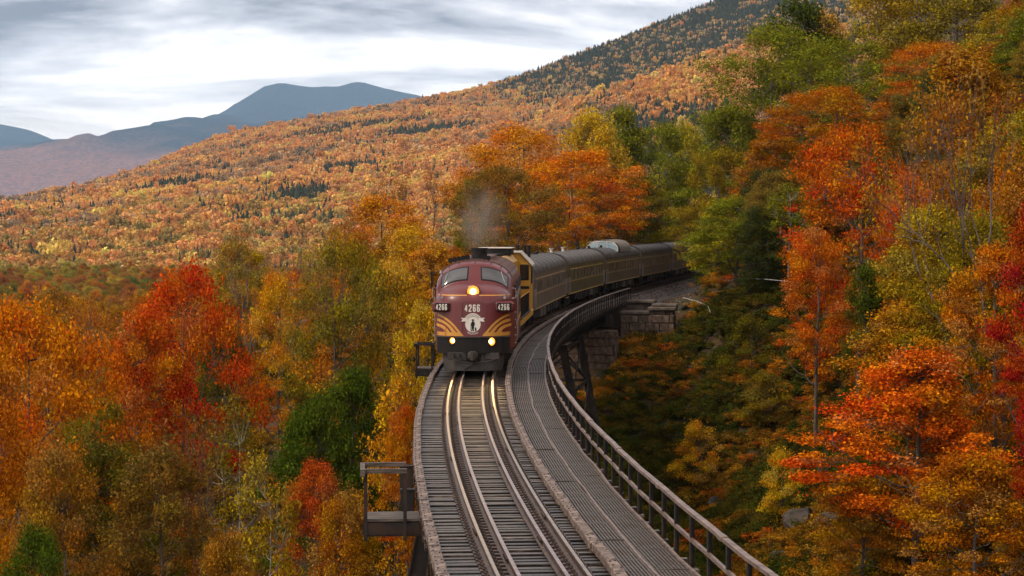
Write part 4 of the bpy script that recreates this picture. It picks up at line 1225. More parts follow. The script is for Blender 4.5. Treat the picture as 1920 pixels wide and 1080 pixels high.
# side: cab window, door, portholes, grilles, ladder rungs
for sg in (-1, 1):
    X = sg * 1.605
    cwn = MB().box((X, 2.95, 3.12), (.03, .95, .58), .012).build('cab_window', MAT_BLACK, loco)
    MB().box((X + sg * .016, 2.95, 3.12), (.012, .83, .47), .004).build('pane', MAT_WSHIELD, cwn)
    dr = MB().box((X, 3.85, 2.35), (.03, .68, 2.1), .012).build('cab_door', MAT_MAROON, loco)
    MB().box((X + sg * .016, 3.85, 3.05), (.012, .45, .5), .004).build('pane', MAT_GLASS, dr)
    for y in (3.42, 4.28): MB().tube([(X, y, 1.1), (X + sg * .07, y, 1.15), (X + sg * .07, y, 2.9), (X, y, 2.95)], .018, 6).build('handrail', MAT_SILVER, loco)
    for y in (5.8, 9.2, 12.6):
        pr = MB().cyl((X - sg * .01, y, 2.75), (X + sg * .02, y, 2.75), .30, .30, 20).build('porthole', MAT_SILVER, loco, True)
        MB().cyl((X, y, 2.75), (X + sg * .028, y, 2.75), .24, .24, 20).build('pane', MAT_GLASS, pr)
    gl = MB()
    for k in range(40): gl.box((X, 4.7 + k * .26, 3.30), (.035, .16, .42), 0)
    o = gl.build('louvre', MAT_PILOT, loco); tag(o, kind='stuff')
    for k in range(14): MB().tube([(X, 1.25 + .0, 1.15 + k * .1)] + [(X + sg * .05, 1.25, 1.15 + k * .1), (X + sg * .05, 1.6, 1.15 + k * .1), (X, 1.6, 1.15 + k * .1)], .012, 4).build('side_step', MAT_SILVER, loco) if k % 3 == 0 else None
    MB().box((X + sg * .004, 9.5, 1.72), (.012, 11.2, .16), .003).build('gold_line', MAT_GOLD, loco)
    MB().box((sg * 1.45, 9.2, .86), (.2, 11.4, .16), .02).build('side_sill', MAT_BLACK, loco)
truck(loco, 3.3, 2.74, .51, MAT_PILOT); truck(loco, 12.2, 2.74, .51, MAT_PILOT)
MB().box((0, 7.7, .62), (2.4, 4.0, .62), .14).build('fuel_tank', MAT_BLACK, loco)
MB().box((0, 9.0, .98), (2.7, 12.0, .12), .02).build('underframe', MAT_BLACK, loco)
coupler(loco, 15.5, 1)

# ---- yellow road switcher behind it
LG = 15.0; S2 = S_LOCO + LA + .75
gp9 = place_vehicle('diesel_locomotive', S2, LG)
tag(gp9, 'yellow hood-type diesel locomotive with angled cab roof behind the maroon engine', 'locomotive')
hood = MB().prism([(-.92, 1.35), (-.92, 3.95), (-.62, 4.27), (.62, 4.27), (.92, 3.95), (.92, 1.35)], .9, 10.2).build('long_hood', MAT_YELLOW, gp9)
for y in np.arange(1.5, 9.6, .72):
    for sg in (-1, 1): MB().box((sg * .93, float(y), 2.6), (.03, .62, 2.0), .01).build('hood_door', MAT_YELLOW, hood)
cab = MB().prism([(-1.55, 1.35), (-1.55, 3.72), (-.98, 4.34), (.98, 4.34), (1.55, 3.72), (1.55, 1.35)], 10.2, 12.7).build('cab', MAT_YELLOW, gp9)
MB().prism([(-1.66, 3.66), (-1.02, 4.36), (1.02, 4.36), (1.66, 3.66), (1.66, 3.74), (1.06, 4.44), (-1.06, 4.44), (-1.66, 3.74)], 10.02, 12.9).build('cab_roof', MAT_TRIM, gp9)
for sg in (-1, 1):
    fw = MB().box((sg * 1.24, 10.19, 3.34), (.46, .05, .82), .03).build('cab_window', MAT_BLACK, cab)
    MB().box((sg * 1.24, 10.16, 3.34), (.38, .02, .72), .008).build('pane', MAT_GLASS, fw)
    sw = MB().box((sg * 1.56, 11.45, 3.15), (.04, 1.7, .85), .02).build('cab_window', MAT_BLACK, cab)
    MB().box((sg * 1.585, 11.45, 3.15), (.015, 1.55, .72), .006).build('pane', MAT_GLASS, sw)
    MB().box((sg * 1.24, 10.185, 2.55), (.5, .03, .14), .01).build('cab_step', MAT_BLACK, cab)
    # walkway, handrail
    MB().box((sg * 1.25, 5.3, 1.33), (.62, 9.8, .10), .02).build('running_board', MAT_BLACK, gp9)
    hr = MB().tube([(sg * 1.5, .55, 2.35), (sg * 1.5, 10.1, 2.35)], .022, 6).build('handrail', MAT_YELLOW, gp9)
    for y in np.arange(.6, 10.2, .64): MB().bar((sg * 1.5, float(y), 1.36), (sg * 1.5, float(y), 2.35), .03, .03).build('stanchion', MAT_BLACK, hr)
    MB().box((sg * 1.46, 7.2, 1.12), (.12, 14, .32), .03).build('side_sill', MAT_YELLOW, gp9)
    MB().cyl((sg * 1.18, 4.4, .92), (sg * 1.18, 8.6, .92), .26, .26, 14).build('air_tank', MAT_GREYW, gp9, True)
    for k in range(4): MB().box((sg * 1.25, .35 + .02 * k, .45 + .25 * k), (.55, .28, .04), .01).build('step', MAT_BLACK, gp9)
MB().prism([(-.92, 1.35), (-.92, 3.7), (-.62, 3.95), (.62, 3.95), (.92, 3.7), (.92, 1.35)], 12.7, 14.6).build('short_hood', MAT_YELLOW, gp9)
hat = MB().box((-.05, 7.4, 4.46), (1.62, 2.8, .34), .05).build('roof_hatch', MAT_BLACK, gp9)
MB().box((-.05, 7.4, 4.65), (1.72, 2.9, .045), .015).build('hatch_rim', MAT_TRIM, hat)
for y in (2.4, 4.0, 5.4): MB().cyl((0, y, 4.26), (0, y, 4.40), .5, .48, 20).build('radiator_fan', MAT_BLACK, gp9, True)
MB().cyl((-.72, 1.6, 4.2), (-.72, .95, 4.2), .19, .17, 14).build('headlight_housing', MAT_YELLOW, gp9, True)
MB().cyl((.35, 9.4, 4.26), (.35, 9.4, 4.62), .13, .13, 12).build('exhaust_stack', MAT_BLACK, gp9, True)
for x, y in ((1.15, 12.2), (.75, 12.5), (1.35, 12.6)): MB().cyl((x, y, 4.1), (x, y, 4.74), .10, .08, 10).box((x, y, 4.70), (.30, .2, .07), .02).build('roof_vent', MAT_BLACK, gp9)
MB().box((0, 7.5, 1.12), (2.7, 14.6, .3), .04).build('frame', MAT_BLACK, gp9)
truck(gp9, 3.0, 2.74, .51, MAT_PILOT); truck(gp9, 12.0, 2.74, .51, MAT_PILOT)
MB().box((0, 7.5, .62), (2.3, 3.6, .60), .12).build('fuel_tank', MAT_BLACK, gp9)
coupler(gp9, 15.0, 1)

# ---- passenger coaches
def coach(s0, L_, bc, rc_, label, wins, dome=False, tint_stripe=(.42, .28, .11)):
    root = place_vehicle('passenger_coach', s0, L_)
    tag(root, label, 'passenger car', 'passenger coaches of the train')
    mb_ = paint('coach_paint', bc, .42, tuple(v * .45 for v in bc), .6, coat=.15); mr_ = paint('coach_roof', rc_, .55, tuple(v * .4 for v in rc_), .7)
    ms_ = paint('coach_stripe', tint_stripe, .5, tuple(v * .5 for v in bc), .6)
    HW, ZS, ZT, ZB = 1.50, 3.10, 3.93, 1.08
    low_ = [(-HW, ZB), (-HW, 1.6), (-HW, 2.2), (-HW, ZS)]
    m_ = MB(); ys_ = np.linspace(.35, L_ - .35, 9)
    for sg in (-1, 1): m_.grid([[(sg * HW, float(y), z) for z in (ZB, 1.6, 2.4, ZS)] for y in ys_])
    sec = sect(HW, ZS, ZT, 2.5, 2.0, ZB, 20, 1)
    for y, f in ((.35, 1), (L_ - .35, -1)): m_.add([(u, y, z) for u, z in sec], [tuple(range(len(sec)))])
    m_.add([(-HW, .35, ZB), (HW, .35, ZB), (HW, L_ - .35, ZB), (-HW, L_ - .35, ZB)], [(0, 1, 2, 3)])
    bd = m_.build('body', mb_, root)
    arc = sec[1:-1]
    rows_ = []
    for y in [.30, .36] + list(np.linspace(.5, L_ - .5, 8)) + [L_ - .36, L_ - .30]:
        rows_.append([(u * 1.008, float(y), z + .012) for u, z in arc])
    rf = MB().grid(rows_).build('roof', mr_, root, True)
    for y in np.linspace(.9, L_ - .9, 9):
        sm = MB()
        for a_, b_ in zip(arc[:-1], arc[1:]): sm.bar((a_[0] * 1.012, float(y), a_[1] + .018), (b_[0] * 1.012, float(y), b_[1] + .014), .025, .012, (0, 1, 0))
        sm.build('roof_seam', mr_, rf)
    # diaphragm ends
    for y in (.16, L_ - .16): MB().box((0, y, 2.35), (1.5, .30, 2.5), .08).build('diaphragm', MAT_BLACK, root)
    for sg in (-1, 1):
        X = sg * (HW + .006)
        for z, h in ((2.80, .055), (1.98, .05), (1.13, .06)):
            MB().box((X, L_ / 2, z), (.018, L_ - .8, h), .004).build('stripe', ms_, bd)
        for (y, w, h) in wins:
            z0 = 2.38
            wf = MB()
            for dy in (-1, 1): wf.box((X, y + dy * (w / 2 + .03), z0), (.035, .06, h + .12), 0)
            for dz in (-1, 1): wf.box((X, y, z0 + dz * (h / 2 + .03)), (.035, w - .002, .06), 0)
            wo = wf.build('window', mb_, bd)
            MB().box((sg * (HW + .001), y, z0), (.012, w, h), 0).build('pane', MAT_CURTAIN_REFLECT if (int(y * 13 + s0) % 3 == 0) else MAT_GLASS, wo)
        for y in (.85, L_ - .85):
            d_ = MB().box((X, y, 2.1), (.02, .72, 1.95), .006).build('vestibule_door', mb_, bd)
            MB().box((X + sg * .011, y, 2.5), (.008, .45, .7), .002).build('pane', MAT_GLASS, d_)
            for dy in (-.45, .45): MB().tube([(X, y + dy, 1.2), (X + sg * .06, y + dy, 1.25), (X + sg * .06, y + dy, 2.2), (X, y + dy, 2.25)], .016, 5).build('grab_iron', MAT_SILVER, bd)
            for k in range(3): MB().box((sg * 1.42, y, .95 - .25 * k), (.2, .65, .04), .008).build('step', MAT_BLACK, bd)
        g_ = random.Random(int(s0 * 7))
        y = 5.2
        while y < L_ - 6:
            w = g_.uniform(.6, 2.0); h = g_.uniform(.3, .55)
            MB().box((sg * 1.2, y + w / 2, 1.0 - h / 2), (.5, w, h), .03).build('equipment_box', MAT_GREYW if g_.random() < .35 else MAT_BLACK, root); y += w + g_.uniform(.25, .9)
    MB().box((0, L_ / 2, .98), (2.2, L_ - 1.2, .16), .03).build('underframe', MAT_BLACK, root)
    truck(root, 3.3, 2.5, .46); truck(root, L_ - 3.3, 2.5, .46)
    g_ = random.Random(int(s0 * 3))
    for k in range(3):
        y = 2 + k * 8 + g_.uniform(-1, 1)
        MB().cyl((g_.uniform(-.3, .3), y, 3.9), (g_.uniform(-.3, .3), y, 4.12), .11, .10, 10).build('roof_vent', MAT_BLACK, root, True)
    if dome:
        D0, D1 = 9.2, 18.0
        def dsec(w, h): return [(w * math.copysign(abs(math.cos(a)) ** .75, -math.cos(a)), 3.55 + h * math.sin(a) ** .8) for a in np.linspace(0, math.pi, 17)]
        rws = [[(u, y, z) for u, z in dsec(1.42, .98)] for y in np.linspace(D0 + 1.0, D1, 7)]
        dm = MB().grid(rws).build('dome', MAT_DOME, root, True)
        cor = MB()
        for y in np.arange(D0 + 1.1, D1, .22): cor.tube([(u * 1.01, float(y), z + .01) for u, z in dsec(1.42, .98)], .03, 4)
        o = cor.build('dome_rib', MAT_DOME, dm); tag(o, kind='stuff')
        f0, f1 = dsec(1.30, .80), dsec(1.42, .98)
        def dpt(a, v):
            i = a * 16; k = min(15, int(i)); t = i - k
            p0 = Vector(f0[k]).lerp(Vector(f0[k + 1]), t); p1 = Vector(f1[k]).lerp(Vector(f1[k + 1]), t); return p0.lerp(p1, v)
        # slanted front face: frame arc, two mullions, three panes
        yb, yt = D0, D0 + .9
        def face(u, v):  # u across -1..1, v height 0..1
            w = 1.36 * (1 - abs(v) ** 3 * .42) if v > 0 else 1.36
            return Vector((u * w, yb + .9 * v ** 1.6, 3.58 + .92 * v - .14 * u * u * v))
        for u0, u1 in ((-.97, -.36), (-.30, .30), (.36, .97)):
            P = [[face(u0 + (u1 - u0) * i / 6, .10 + .78 * j / 5) for i in range(7)] for j in range(6)]
            MB().grid(P).build('dome_pane', MAT_DOMEGLASS, dm, True)
        for u in (-1.0, -.33, .33, 1.0): MB().tube([face(u, v) + Vector((0, -.02, 0)) for v in np.linspace(0, .95, 7)], .05, 6).build('dome_frame', MAT_SILVER, dm)
        for v in (.05, .93): MB().tube([face(u, v) + Vector((0, -.015, 0)) for u in np.linspace(-1, 1, 11)], .05, 6).build('dome_frame', MAT_SILVER, dm)
        P = [[face(u, .93) + (Vector((u * 1.35, D0 + 1.0, 4.5 - .12 * u * u)) - face(u, .93)) * t for u in np.linspace(-1, 1, 9)] for t in (0, 1)]
        MB().grid(P).build('dome_brow', MAT_DOME, dm, True)
    else:
        pass
    coupler(root, L_, 1)
    return root
LC = 24.9; PIT = 25.35; S3 = S2 + LG + .7
def even(y0, y1, n_, w, h=.62): return [(float(y), w, h) for y in np.linspace(y0, y1, n_)]
c1 = coach(S3, LC, (.120, .082, .058), (.058, .042, .033), 'grey-brown coach right behind the yellow engine', [(2.9, .5, .5), (3.9, .5, .5), (4.9, .5, .5)] + even(9.5, 22.6, 7, 1.15))
c2 = coach(S3 + PIT, LC, (.062, .045, .017), (.075, .056, .042), 'olive coach with gold lines, second behind the yellow engine', even(3, 22.0, 10, 1.3), tint_stripe=(.5, .30, .06))
c3 = coach(S3 + 2 * PIT, LC, (.066, .044, .024), (.038, .028, .022), 'brown coach carrying the glazed dome, third in the train', even(2.6, 11.5, 6, 1.0) + even(14, 22.3, 5, 1.2), dome=True)
c4 = coach(S3 + 3 * PIT, LC, (.052, .034, .020), (.034, .025, .020), 'dark brown coach directly behind the dome coach', even(3, 22, 11, .9))
c5 = coach(S3 + 4 * PIT, LC, (.045, .032, .024), (.05, .038, .032), 'dark coach with a long window band, fifth in the train', even(6, 19, 9, 1.3))
c6 = coach(S3 + 5 * PIT, LC, (.042, .030, .024), (.048, .036, .03), 'last coach in view, half hidden by yellow-green leaves', even(3, 22, 10, 1.1))
# white vents on the second coach
for y, x in ((1.5, .2), (9.0, .1)):
    MB().cyl((x, y, 3.9), (x, y, 4.14), .10, .09, 12).cyl((x, y, 4.14), (x, y, 4.24), .13, .17, 12).build('white_roof_vent', MAT_WHITE, c2, True)

# exhaust drifting up from the stack
m, n, l = new_mat('exhaust_smoke')
t_ = n('ShaderNodeTexCoord'); mp = n('ShaderNodeMapping'); mp.inputs['Scale'].default_value = (1, 1, 1); l(t_.outputs['Object'], mp.inputs[0])
no = n('ShaderNodeTexNoise'); no.inputs['Scale'].default_value = 1.1; no.inputs['Detail'].default_value = 4; no.inputs['Distortion'].default_value = .6; l(mp.outputs[0], no.inputs['Vector'])
gr = n('ShaderNodeTexGradient'); gr.gradient_type = 'SPHERICAL'
mp2 = n('ShaderNodeMapping'); mp2.inputs['Scale'].default_value = (1 / 1.2, 1 / 1.2, 1 / 1.75); l(t_.outputs['Object'], mp2.inputs[0]); l(mp2.outputs[0], gr.inputs[0])
mu = n('ShaderNodeMath'); mu.operation = 'MULTIPLY'; l(gr.outputs['Fac'], mu.inputs[0])
mr = n('ShaderNodeMapRange'); mr.inputs[1].default_value = .36; mr.inputs[2].default_value = .75; mr.inputs[4].default_value = .9; l(no.outputs[0], mr.inputs[0]); l(mr.outputs[0], mu.inputs[1])
pv = n('ShaderNodeVolumePrincipled'); pv.inputs['Color'].default_value = (.50, .46, .43, 1); l(mu.outputs[0], pv.inputs['Density'])
om = n('ShaderNodeOutputMaterial'); l(pv.outputs[0], om.inputs['Volume'])
sp = MB(); nn_ = 16
sp.grid([[(1.2 * math.sin(a) * math.cos(b), 1.2 * math.sin(a) * math.sin(b), 1.75 * math.cos(a)) for b in np.linspace(0, 2 * math.pi, nn_ + 1)] for a in np.linspace(.001, math.pi - .001, 10)])
smoke = sp.build('exhaust_smoke', m); smoke.location = loco.matrix_basis @ Vector((.1, 6.6, 6.1)); tag(smoke, 'thin grey exhaust haze rising above the maroon locomotive', 'smoke', kind='stuff')

KEY_TREES = [
    ('spread', 1, -23.6, 95, 23.9, 4.6, 'orange', 0.08, 'big orange maple with forked dark limbs at the left edge', 'maple_tree'),
    ('tall', 1, -24.3, 88, 23.1, 2.9, 'orange2', 0.1, 'orange maple cut by the left edge of the picture', 'maple_tree'),
    ('spread', 0, -20.4, 122, 24.4, 4.0, 'red', 0.04, 'tall bright red maple on a bare trunk left of the train', 'maple_tree'),
    ('tall', 0, -22.2, 118, 21.2, 3.0, 'redorange', 0.1, 'orange-red maple crown hanging below the bright red maple', 'maple_tree'),
    ('tall', 0, -16.7, 140, 18.5, 1.8, 'yelorange', 0.1, 'yellow-orange maple right of the tall red maple', 'maple_tree'),
    ('spread', 2, -11.4, 128, 21.8, 4.2, 'olive', 0.5, 'broad olive tree with dark forked trunk left of the locomotive', 'hardwood_tree'),
    ('tall', 1, -7.7, 132, 21.7, 2.7, 'yelorange', 0.45, 'yellow-orange tree close to the left of the locomotive', 'hardwood_tree'),
    ('tall', 2, -5.0, 116, 17.7, 1.7, 'yellow', 0.15, 'golden tree just left of the locomotive nose', 'hardwood_tree'),
    ('maple', 1, -11.4, 175, 13.4, 4.5, 'orange3', 0.12, 'tall orange tree behind the golden trees, left of the smoke', 'maple_tree'),
    ('bare', 1, -8.2, 190, 17.1, 5.1, 'rust', 0.0, 'nearly bare grey-brown tree behind the smoke', 'bare_tree'),
    ('bare', 2, -14.7, 170, 13.5, 3.4, 'rust', 0.0, 'nearly bare brown tree left of the tall orange tree', 'bare_tree'),
    ('bare', 0, -19.5, 180, 13.4, 3.9, 'rust', 0.0, 'thin leafless tree above the yellow-orange maple', 'bare_tree'),
    ('bare', 1, -21.2, 160, 14.5, 3.2, 'rust', 0.2, 'twiggy brown tree right behind the red maple top', 'bare_tree'),
    ('oval', 2, -24.1, 175, 12.5, 3.5, 'yelolive', 0.4, 'yellow-olive tree peeking out behind the red maple', 'hardwood_tree'),
    ('maple', 0, -10.8, 108, 14.4, 2.9, 'green', 0.1, 'dense dark green tree left of the near refuge platform', 'hardwood_tree'),
    ('oval', 2, -9.2, 112, 15.1, 2.3, 'green', 0.2, 'dark green tree top touching the golden birch by the track', 'hardwood_tree'),
    ('airy', 1, -6.1, 100, 14.7, 1.6, 'yelorange', 0.05, 'slender golden-orange birch beside the left guard timber', 'birch_tree'),
    ('tall', 0, -5.1, 96, 12.7, 0.9, 'orange2', 0.1, 'small orange bush against the left guard timber', 'bush'),
    ('airy', 1, -12.5, 125, 16.1, 2.5, 'orange3', 0.1, 'thin orange birch behind the dark green tree', 'birch_tree'),
    ('tall', 1, -9.0, 90, 12.4, 1.8, 'red2', 0.1, 'scarlet shrub in front of the dark green tree', 'bush'),
    ('airy', 0, -10.2, 82, 13.5, 1.5, 'yelolive', 0.2, 'yellow-green birch with slim white trunk at the bottom', 'birch_tree'),
    ('airy', 0, -15.7, 112, 16.1, 2.0, 'olive', 0.3, 'pale olive birch behind the white-trunked birch', 'birch_tree'),
    ('bare', 0, -15.1, 100, 16.2, 1.5, 'brown', 0.0, 'small grey leafless tree left of the yellow-green birch', 'bare_tree'),
    ('bare', 1, -19.1, 98, 16.7, 1.5, 'rust', 0.0, 'leafless tree with pale broken top among brown bushes', 'bare_tree'),
    ('tall', 0, -15.3, 86, 15.6, 2.7, 'brown', 0.25, 'rust-brown tree at the bottom below the red maple', 'hardwood_tree'),
    ('tall', 1, -24.2, 115, 18.6, 3.1, 'olive', 0.4, 'olive-yellow tree between the orange and red maples', 'hardwood_tree'),
    ('tall', 0, -18.8, 82, 16.2, 2.4, 'rust', 0.3, 'rusty orange tree in the bottom left corner', 'hardwood_tree'),
    ('tall', 1, -17.5, 72, 15.0, 1.7, 'green', 0.2, 'dark green bush low in the bottom left corner', 'bush'),
    ('tall', 0, -6.4, 74, 12.2, 1.7, 'rust2', 0.3, 'brownish orange shrub below the near refuge platform', 'bush'),
    ('tall', 1, -10.2, 70, 13.1, 1.4, 'rust', 0.3, 'brown shrub at the bottom beside the white birch trunk', 'bush'),
    ('oval', 1, -35.3, 150, 14.8, 2.6, 'orange3', 0.2, 'orange tree farther back between the left edge and the red maple', 'maple_tree'),
    ('bare', 2, -32.0, 150, 15.0, 2.6, 'rust', 0.0, 'bare reddish tree farther back left of the red maple', 'bare_tree'),
    ('tall', 2, -19.7, 135, 18.4, 2.2, 'olive2', 0.5, 'dark olive tree right behind the red maple trunk', 'hardwood_tree'),
    ('spread', 0, 1.5, 225, 21.7, 8.2, 'orange3', 0.1, 'large orange maple behind the yellow engine', 'maple_tree'),
    ('spread', 1, 7.2, 205, 15.9, 6.9, 'orange', 0.08, 'vivid orange maple standing over the coaches', 'maple_tree'),
    ('oval', 0, -1.7, 215, 17.9, 3.5, 'orange2', 0.12, 'deep orange tree just right of the smoke', 'maple_tree'),
    ('maple', 3, 9.9, 245, 22.9, 5.6, 'yellow', 0.5, 'yellow-topped tree above the vivid orange maple', 'hardwood_tree'),
    ('oval', 1, 14.9, 262, 24.8, 5.0, 'green2', 0.1, 'tall green tree above the dome coach', 'hardwood_tree'),
    ('maple', 1, 20.4, 275, 21.1, 5.6, 'green2', 0.25, 'green tree behind the last coaches', 'hardwood_tree'),
    ('maple', 3, 26.4, 300, 22.3, 5.7, 'yelgreen', 0.3, 'yellow-green tree where the train leaves sight', 'hardwood_tree'),
    ('maple', 0, 15.2, 245, 13.4, 4.3, 'olive', 0.4, 'olive tree low behind the dome coach', 'hardwood_tree'),
    ('tall', 2, -4.2, 205, 15.8, 1.9, 'green2', 0.1, 'narrow green tree wrapped in the exhaust smoke', 'hardwood_tree'),
    ('maple', 1, 20.4, 196, 13.5, 4.0, 'olive', 0.3, 'olive tree hanging over the tail of the train', 'hardwood_tree'),
    ('maple', 3, 24.2, 218, 19.3, 5.0, 'green2', 0.15, 'green tree high behind the yellow-green sapling', 'hardwood_tree'),
    ('maple', 2, 20.6, 188, 5.9, 3.3, 'yelgreen', 0.1, 'yellow-green sapling overhanging the last coach', 'hardwood_tree'),
    ('maple', 2, 21.8, 158.4, 6.0, 2.8, 'yelolive', 0.2, 'yellow-olive tree left of the scarlet maple', 'hardwood_tree'),
    ('spread', 2, 29.4, 222, 23.8, 8.7, 'green2', 0.08, 'great green tree high on the right bank', 'hardwood_tree'),
    ('spread', 0, 34.9, 205, 18.0, 7.8, 'green2', 0.12, 'green tree next to the great green one on the bank', 'hardwood_tree'),
    ('oval', 1, 35.0, 240, 30.2, 7.1, 'darkgreen', 0.1, 'dark green tree on the skyline at top right', 'hardwood_tree'),
    ('maple', 1, 44.1, 240, 25.8, 7.5, 'yelolive', 0.3, 'yellow-olive tree touching the top of the picture', 'hardwood_tree'),
    ('maple', 2, 49.4, 220, 18.5, 7.7, 'olive', 0.4, 'olive tree in the top right of the picture', 'hardwood_tree'),
    ('spread', 1, 26.5, 165, 10.7, 5.8, 'rustorange', 0.05, 'broad rusty orange tree below the great green tree', 'maple_tree'),
    ('oval', 2, 22.5, 170, 10.1, 3.4, 'rustorange', 0.25, 'rusty tree leaning out left of the broad rusty orange tree', 'maple_tree'),
    ('spread', 2, 22.5, 128, 17.5, 4.7, 'scarlet', 0.03, 'scarlet maple in the middle of the right bank', 'maple_tree'),
    ('tall', 1, 23.6, 118, 15.1, 2.1, 'redorange', 0.08, 'orange-red maple adjoining the scarlet maple', 'maple_tree'),
    ('tall', 0, 18.8, 122, 14.0, 2.5, 'redorange', 0.12, 'orange-red tree hanging below the scarlet maple', 'maple_tree'),
    ('oval', 0, 32.9, 145, 14.6, 4.7, 'rust2', 0.15, 'dark orange tree under the top right corner', 'maple_tree'),
    ('bare', 0, 21.1, 95, 18.5, 4.2, 'brown', 0.0, 'big leafless tree with spreading grey branches at upper right', 'bare_tree'),
    ('bare', 2, 21.1, 85, 18.7, 3.0, 'rust', 0.1, 'leafless tree at the right edge under the dark orange tree', 'bare_tree'),
    ('maple', 2, 24.2, 112, 11.9, 3.8, 'yelolive', 0.35, 'yellow-olive tree right of the orange-red maple', 'hardwood_tree'),
    ('oval', 1, 19.8, 110, 11.0, 1.6, 'darkgreen', 0.1, 'small dark green tree below the scarlet maple', 'hardwood_tree'),
    ('near', 1, 16.0, 78, 10.2, 4.5, 'redorange2', 0.12, 'big orange-red maple filling the lower right', 'maple_tree'),
    ('near', 0, 20.2, 82, 11.0, 2.9, 'orange2', 0.25, 'orange tree at the right edge above the big orange-red maple', 'maple_tree'),
    ('tall', 0, 18.7, 70, 13.6, 1.0, 'crimson', 0.0, 'upper crimson maple branch at the right edge', 'maple_tree'),
    ('tall', 1, 17.9, 66, 9.8, 1.2, 'crimson', 0.0, 'lower crimson maple at the right edge', 'maple_tree'),
    ('maple', 2, 14.3, 80, 5.9, 2.1, 'rust2', 0.3, 'dark rusty tree under the big orange-red maple', 'hardwood_tree'),
    ('maple', 0, 16.5, 70, 6.6, 2.5, 'rustorange', 0.25, 'rusty orange tree in the bottom right corner', 'maple_tree'),
    ('bush', 0, 17.6, 136.0, 3.9, 1.7, 'ochre', 0.5, 'ochre bush on the slope right of the trestle', 'bush'),
    ('bush', 1, 12.8, 135.0, 4.1, 1.6, 'yelorange', 0.2, 'golden bush in the ravine beside the trestle leg', 'bush'),
    ('bush', 0, 14.3, 104.0, 4.0, 1.1, 'yellow', 0.2, 'sparse yellow bush above the grey boulders', 'bush'),
    ('bush', 1, 22.8, 136.0, 4.0, 2.0, 'scarlet', 0.1, 'small scarlet bush on the slope below the dark green tree', 'bush'),
    ('bush', 1, 17.5, 144.0, 4.5, 1.9, 'olive2', 0.3, 'olive bush at the foot of the right bank', 'bush'),
]
